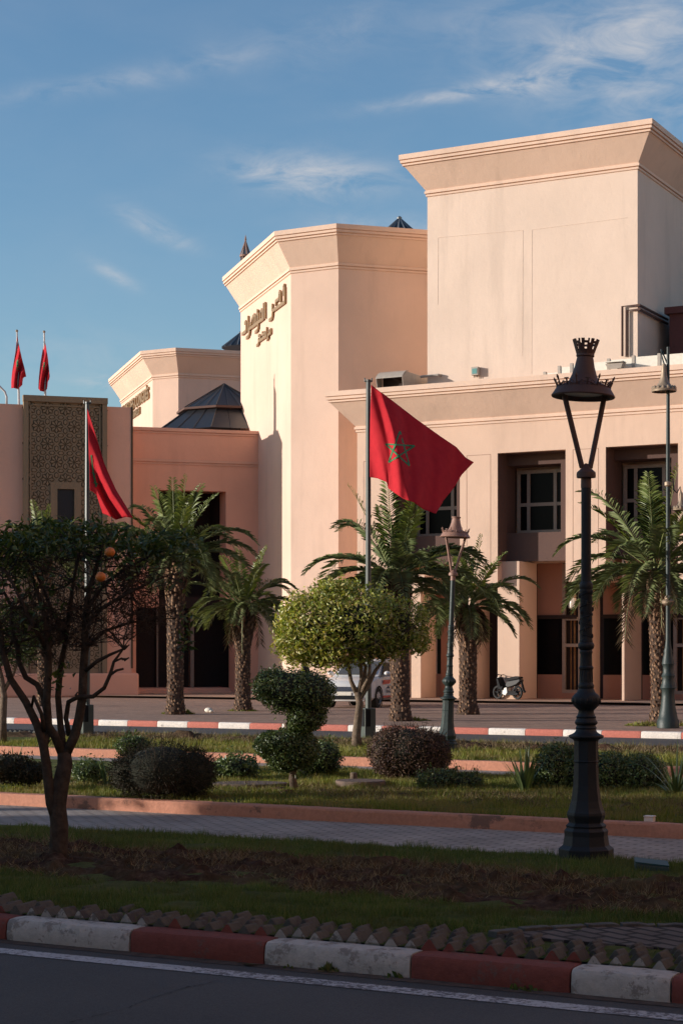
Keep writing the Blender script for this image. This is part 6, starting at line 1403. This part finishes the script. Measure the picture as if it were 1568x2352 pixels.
m.tube(PT([(72, 1632, -.1), (78, 1600, -.2), (96, 1640, -.2), (102, 1680, -.1)][::-1]), [.018, .018, .016, .012], 7)
m.tube(PT([(146, 1735, 0), (126, 1690, -.03), (112, 1668, -.06), (108, 1610, -.1), (112, 1540, -.12), (112, 1480, -.15), (104, 1420, -.1), (84, 1350, 0), (60, 1290, .1)]), [.045, .038, .036, .034, .031, .028, .024, .018, .012], 10)
m.tube(PT([(148, 1730, 0), (140, 1670, .1), (134, 1600, .12), (140, 1530, .15), (152, 1470, .15), (160, 1400, .1), (170, 1330, .1), (185, 1260, .1)]), [.032, .030, .028, .026, .022, .02, .015, .010], 9)
m.tube(PT([(150, 1735, 0), (172, 1690, .0), (182, 1650, .02), (190, 1600, .0), (192, 1540, 0), (196, 1480, 0), (196, 1420, 0), (204, 1360, .05), (225, 1290, .1), (240, 1240, .1)]), [.046, .044, .042, .040, .038, .034, .03, .024, .018, .011], 11)
m.tube(PT([(160, 1690, .1), (152, 1650, .12), (158, 1612, .1), (182, 1600, -.05), (214, 1600, -.08), (240, 1580, -.1), (254, 1548, -.12), (262, 1520, -.14), (284, 1490, -.15)]), [.024, .022, .021, .02, .019, .018, .017, .013, .008], 8)
m.tube(PT([(254, 1550, -.12), (268, 1540, -.14), (284, 1536, -.15)]), [.013, .012, .010], 6); m.tube(PT([(262, 1520, -.14), (280, 1512, -.14), (286, 1515, -.14)]), [.011, .01, .009], 6)
m.tube(PT([(192, 1545, 0), (222, 1520, -.1), (250, 1505, -.14), (285, 1490, -.2)]), [.02, .017, .014, .010], 7)
m.tube(PT([(196, 1440, 0), (230, 1400, -.1), (280, 1370, -.2), (340, 1340, -.2), (390, 1320, -.1)]), [.024, .02, .017, .013, .008], 8)
m.tube(PT([(200, 1400, 0), (240, 1340, .2), (300, 1300, .3), (360, 1270, .3)]), [.02, .016, .012, .008], 8)
m.tube(PT([(196, 1490, 0), (240, 1450, .1), (300, 1430, .2), (370, 1420, .2)]), [.018, .015, .012, .008], 7)
m.tube(PT([(112, 1500, -.1), (80, 1440, -.3), (50, 1380, -.4), (20, 1320, -.4), (-30, 1280, -.3)]), [.022, .02, .016, .012, .008], 7)
m.tube(PT([(150, 1480, .1), (120, 1400, .3), (90, 1330, .4), (60, 1270, .4)]), [.02, .016, .012, .008], 7)
starts = [Vector(v) for v in m.v if v[2] > ZD(1500, do)]
for i in range(40):
    q = rr.choice(starts if rr.random() < .3 else [Vector(v) for v in m.v[60:]]); 
    if q.z > .45: m.tube([q, q+Vector((rr.gauss(0, .03), rr.gauss(0, .03), rr.uniform(.0, .04)))], [.012, .006], 5)
trk = m.build('trunk', m_bark, t1, smooth=True)
ic = Ins(P(170, 1345, do), (290*do/FP, .95, 150*do/FP)); ic2 = Ins(P(335, 1375, do), (85*do/FP, .5, 120*do/FP))
m = MB(); tips = []
for i in range(150): q = rr.choice(starts); grow(m, q, Vector((rr.gauss(0, 1), rr.gauss(0, 1), rr.gauss(.25, .8))).normalized(), rr.uniform(.28, .55), rr.uniform(.005, .009), 2, rr, ic, tips, .38, 4, 3)
for i in range(60):
    q = ic2.c+Vector((rr.gauss(-.1, .12), rr.gauss(0, .15), rr.gauss(0, .15))); grow(m, q, Vector((rr.gauss(.3, 1), rr.gauss(0, 1), rr.gauss(0, 1))).normalized(), rr.uniform(.2, .4), .006, 2, rr, ic2, tips, .4, 4, 3)
ic3 = Ins(P(40, 1470, do), (120*do/FP, .6, 125*do/FP))
for i in range(45):
    q = rr.choice([s_ for s_ in starts if ic3(s_)] or starts); grow(m, q, Vector((rr.gauss(0, 1), rr.gauss(0, 1), rr.gauss(0, 1))).normalized(), rr.uniform(.25, .45), .006, 2, rr, ic3, tips, .4, 4, 3)
m.build('twigs', m_bark, t1)
rng = np.random.RandomState(4); pts = []; nr = []
Rv, Vv = np.array([RX, RY, 0]), np.array([VX, VY, 0])
def dome(c, r, n, zmin, zmax, thick, xlo=-1, xhi=1):
    o = []
    while len(o) < n:
        d_ = rng.normal(0, 1, 3); d_ /= np.linalg.norm(d_)
        if not (zmin < d_[2] < zmax and xlo < d_[0] < xhi): continue
        f = 1-thick*abs(rng.normal()); k = noise.noise(Vector((d_[0]*3, d_[1]*3, 1)))
        if k < -.12+rng.uniform(-.3, .25): continue
        f *= 1+.16*noise.noise(Vector((d_[0]*6, d_[1]*6, 4)))
        o.append(np.array(c)+Rv*d_[0]*r[0]*f+Vv*d_[1]*r[1]*f+np.array([0, 0, d_[2]*r[2]*f+k*.05]))
    return np.array(o)
a = dome(ic.c, (270*do/FP, .9, 148*do/FP), 1700, .50, 1.0, .12, -.9, .9); b_ = dome(ic.c, (275*do/FP, .9, 145*do/FP), 260, -.2, .7, .35); c_ = dome(P(400, 1260, do), (70*do/FP, .4, 45*do/FP), 320, -.8, 1, .3)
d__ = dome(P(60, 1420, do), (110*do/FP, .7, 110*do/FP), 210, -1, 1, .4); e__ = dome(P(425, 1450, do), (22*do/FP, .15, 60*do/FP), 50, -1, 1, .3); f__ = dome(P(135, 1560, do), (35*do/FP, .2, 40*do/FP), 36, -1, 1, .4); g__ = dome(P(25, 1300, do), (80*do/FP, .5, 60*do/FP), 220, -1, 1, .4)
pts = np.concatenate([a, b_, c_, d__, e__, f__, g__]); nr = np.tile(np.array([[0, 0, 1.0]]), (len(pts), 1))
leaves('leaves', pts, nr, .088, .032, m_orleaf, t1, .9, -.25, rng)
for u, v in ((253, 1268), (232, 1325)):
    c = P(u, v, do-.95); m = MB(); m.ball(c, (.043, .043, .041), 20, 14); f = m.build('orange', m_orange, t1, smooth=True); m = MB(); m.tube([c+Vector((0, 0, .04)), c+Vector((.01, 0, .10)), c+Vector((0, .03, .3))], .003, 4); m.build('stalk', m_bark, f)
# clipped orange tree in the middle
dm = 33.0; g0 = P(820, 1716, dm); rr = random.Random(5); rng = np.random.RandomState(9)
t2 = empty('clipped_orange_tree', tuple(g0), 'round headed orange tree with yellow green sunlit leaves beside the flagpole', 'tree')
def PM(l): return [P(u, v, dm+z) for u, v, z in l]
m = MB(); m.tube(PM([(820, 1718, 0), (818, 1690, 0), (822, 1650, 0), (826, 1615, 0), (820, 1590, 0)]), [.11, .085, .075, .07, .06], 10)
for l in ([(822, 1600, 0), (806, 1565, 0), (798, 1520, 0), (784, 1490, .1)], [(822, 1600, 0), (830, 1560, 0), (828, 1510, 0), (825, 1470, 0)], [(822, 1610, 0), (845, 1575, 0), (862, 1540, .1), (885, 1510, .2), (920, 1480, .2)], [(830, 1590, 0), (845, 1560, -.1), (850, 1520, -.2)], [(800, 1520, 0), (770, 1500, 0), (720, 1480, 0)], [(835, 1570, 0), (840, 1530, .2), (812, 1500, .3)]): m.tube(PM(l), [.05-.035*i/(len(l)-1) for i in range(len(l))], 8)
m.build('trunk', m_barkl, t2, smooth=True)
im = Ins(P(800, 1435, dm), (160*dm/FP, 1.2, 88*dm/FP)); im2 = Ins(P(920, 1440, dm), (62*dm/FP, .5, 66*dm/FP)); m = MB(); tips = []; st_ = [Vector(v) for v in PM([(784, 1490, .1), (825, 1480, 0), (880, 1500, .2), (850, 1510, -.2), (730, 1480, 0), (812, 1490, .3), (925, 1470, .1), (925, 1450, 0)])]
for i in range(70): q = rr.choice(st_); grow(m, q, Vector((rr.gauss(0, 1), rr.gauss(0, 1), rr.gauss(.5, .6))).normalized(), rr.uniform(.5, 1.0), .014, 2, rr, im2 if q == st_[-1] or q == st_[-2] else im, tips, .3, 4, 3)
m.build('branches', m_bark, t2)
ell = [E_(740, 1438, dm, 98, 78, .9), E_(815, 1425, dm, 110, 88, 1.1), E_(700, 1430, dm, 62, 62, .6), E_(860, 1440, dm, 66, 76, .8), E_(690, 1475, dm, 50, 45, .5), E_(780, 1480, dm, 80, 52, .8), E_(720, 1485, dm, 55, 38, .6), E_(770, 1385, dm, 60, 50, .6)]
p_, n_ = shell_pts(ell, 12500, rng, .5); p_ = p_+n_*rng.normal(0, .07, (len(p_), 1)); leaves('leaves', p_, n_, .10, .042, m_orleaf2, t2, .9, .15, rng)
p_, n_ = shell_pts([E_(920, 1430, dm, 62, 62, .6), E_(960, 1440, dm, 22, 55, .3), E_(890, 1470, dm, 60, 45, .5), E_(960, 1470, dm, 22, 30, .3)], 2600, rng, .6); p_ = p_+rng.normal(0, .05, p_.shape); leaves('sparse_leaves', p_, n_, .085, .036, m_orleaf2, t2, .9, .1, rng)
core('shade_core', [E_(760, 1440, dm, 78, 56, .7), E_(820, 1435, dm, 75, 58, .8)], .8, m_core, t2)
# orange tree at the left edge, and smaller clipped one behind
de = 34.0; g0 = P(8, 1702, de); t3_ = empty('edge_orange_tree', tuple(g0), 'orange tree at the picture edge, its slender trunk standing on the far lawn', 'tree')
m = MB(); m.tube([P(6, 1704, de), P(7, 1650, de), P(10, 1600, de), P(4, 1560, de), P(-5, 1520, de)], [.09, .075, .065, .055, .04], 9); m.tube([P(8, 1590, de), P(30, 1550, de), P(45, 1510, de)], [.045, .035, .02], 7); m.build('trunk', m_barkl, t3_, smooth=True)
p_, n_ = shell_pts([E_(-30, 1450, de, 100, 80, .9), E_(30, 1460, de, 70, 75, .7)], 5000, rng, .5); leaves('leaves', p_, n_, .085, .034, m_orleaf, t3_, .9, .1, rng)
# shade trees out of the picture whose dappled shade falls over the middle garden
for k, (dd, s_, h, r_, lab) in enumerate(((20.6, -12.5, 3.4, 1.9, 'leafy street tree out of the picture, nearer one'), (25.2, -15.5, 3.9, 1.7, 'leafy street tree out of the picture, farther one'))):
    x, y = vw(dd, s_); t_ = empty('shade_tree', (x, y, 0), lab, 'tree'); m = MB(); m.tube([(x, y, 0), (x+.1, y, h*.5), (x, y, h)], [.2, .16, .1], 10); m.build('trunk', m_bark, t_)
    p_, n_ = shell_pts([((x, y, h), (r_, r_, r_*.8)), ((x+.9, y+.5, h+.3), (r_*.7, r_*.7, r_*.6)), ((x-.8, y-.6, h+.5), (r_*.8, r_*.7, r_*.6))], 1500, rng, .7); leaves('leaves', p_, n_, .17, .09, m_orleaf, t_, 1.0, .1, rng)
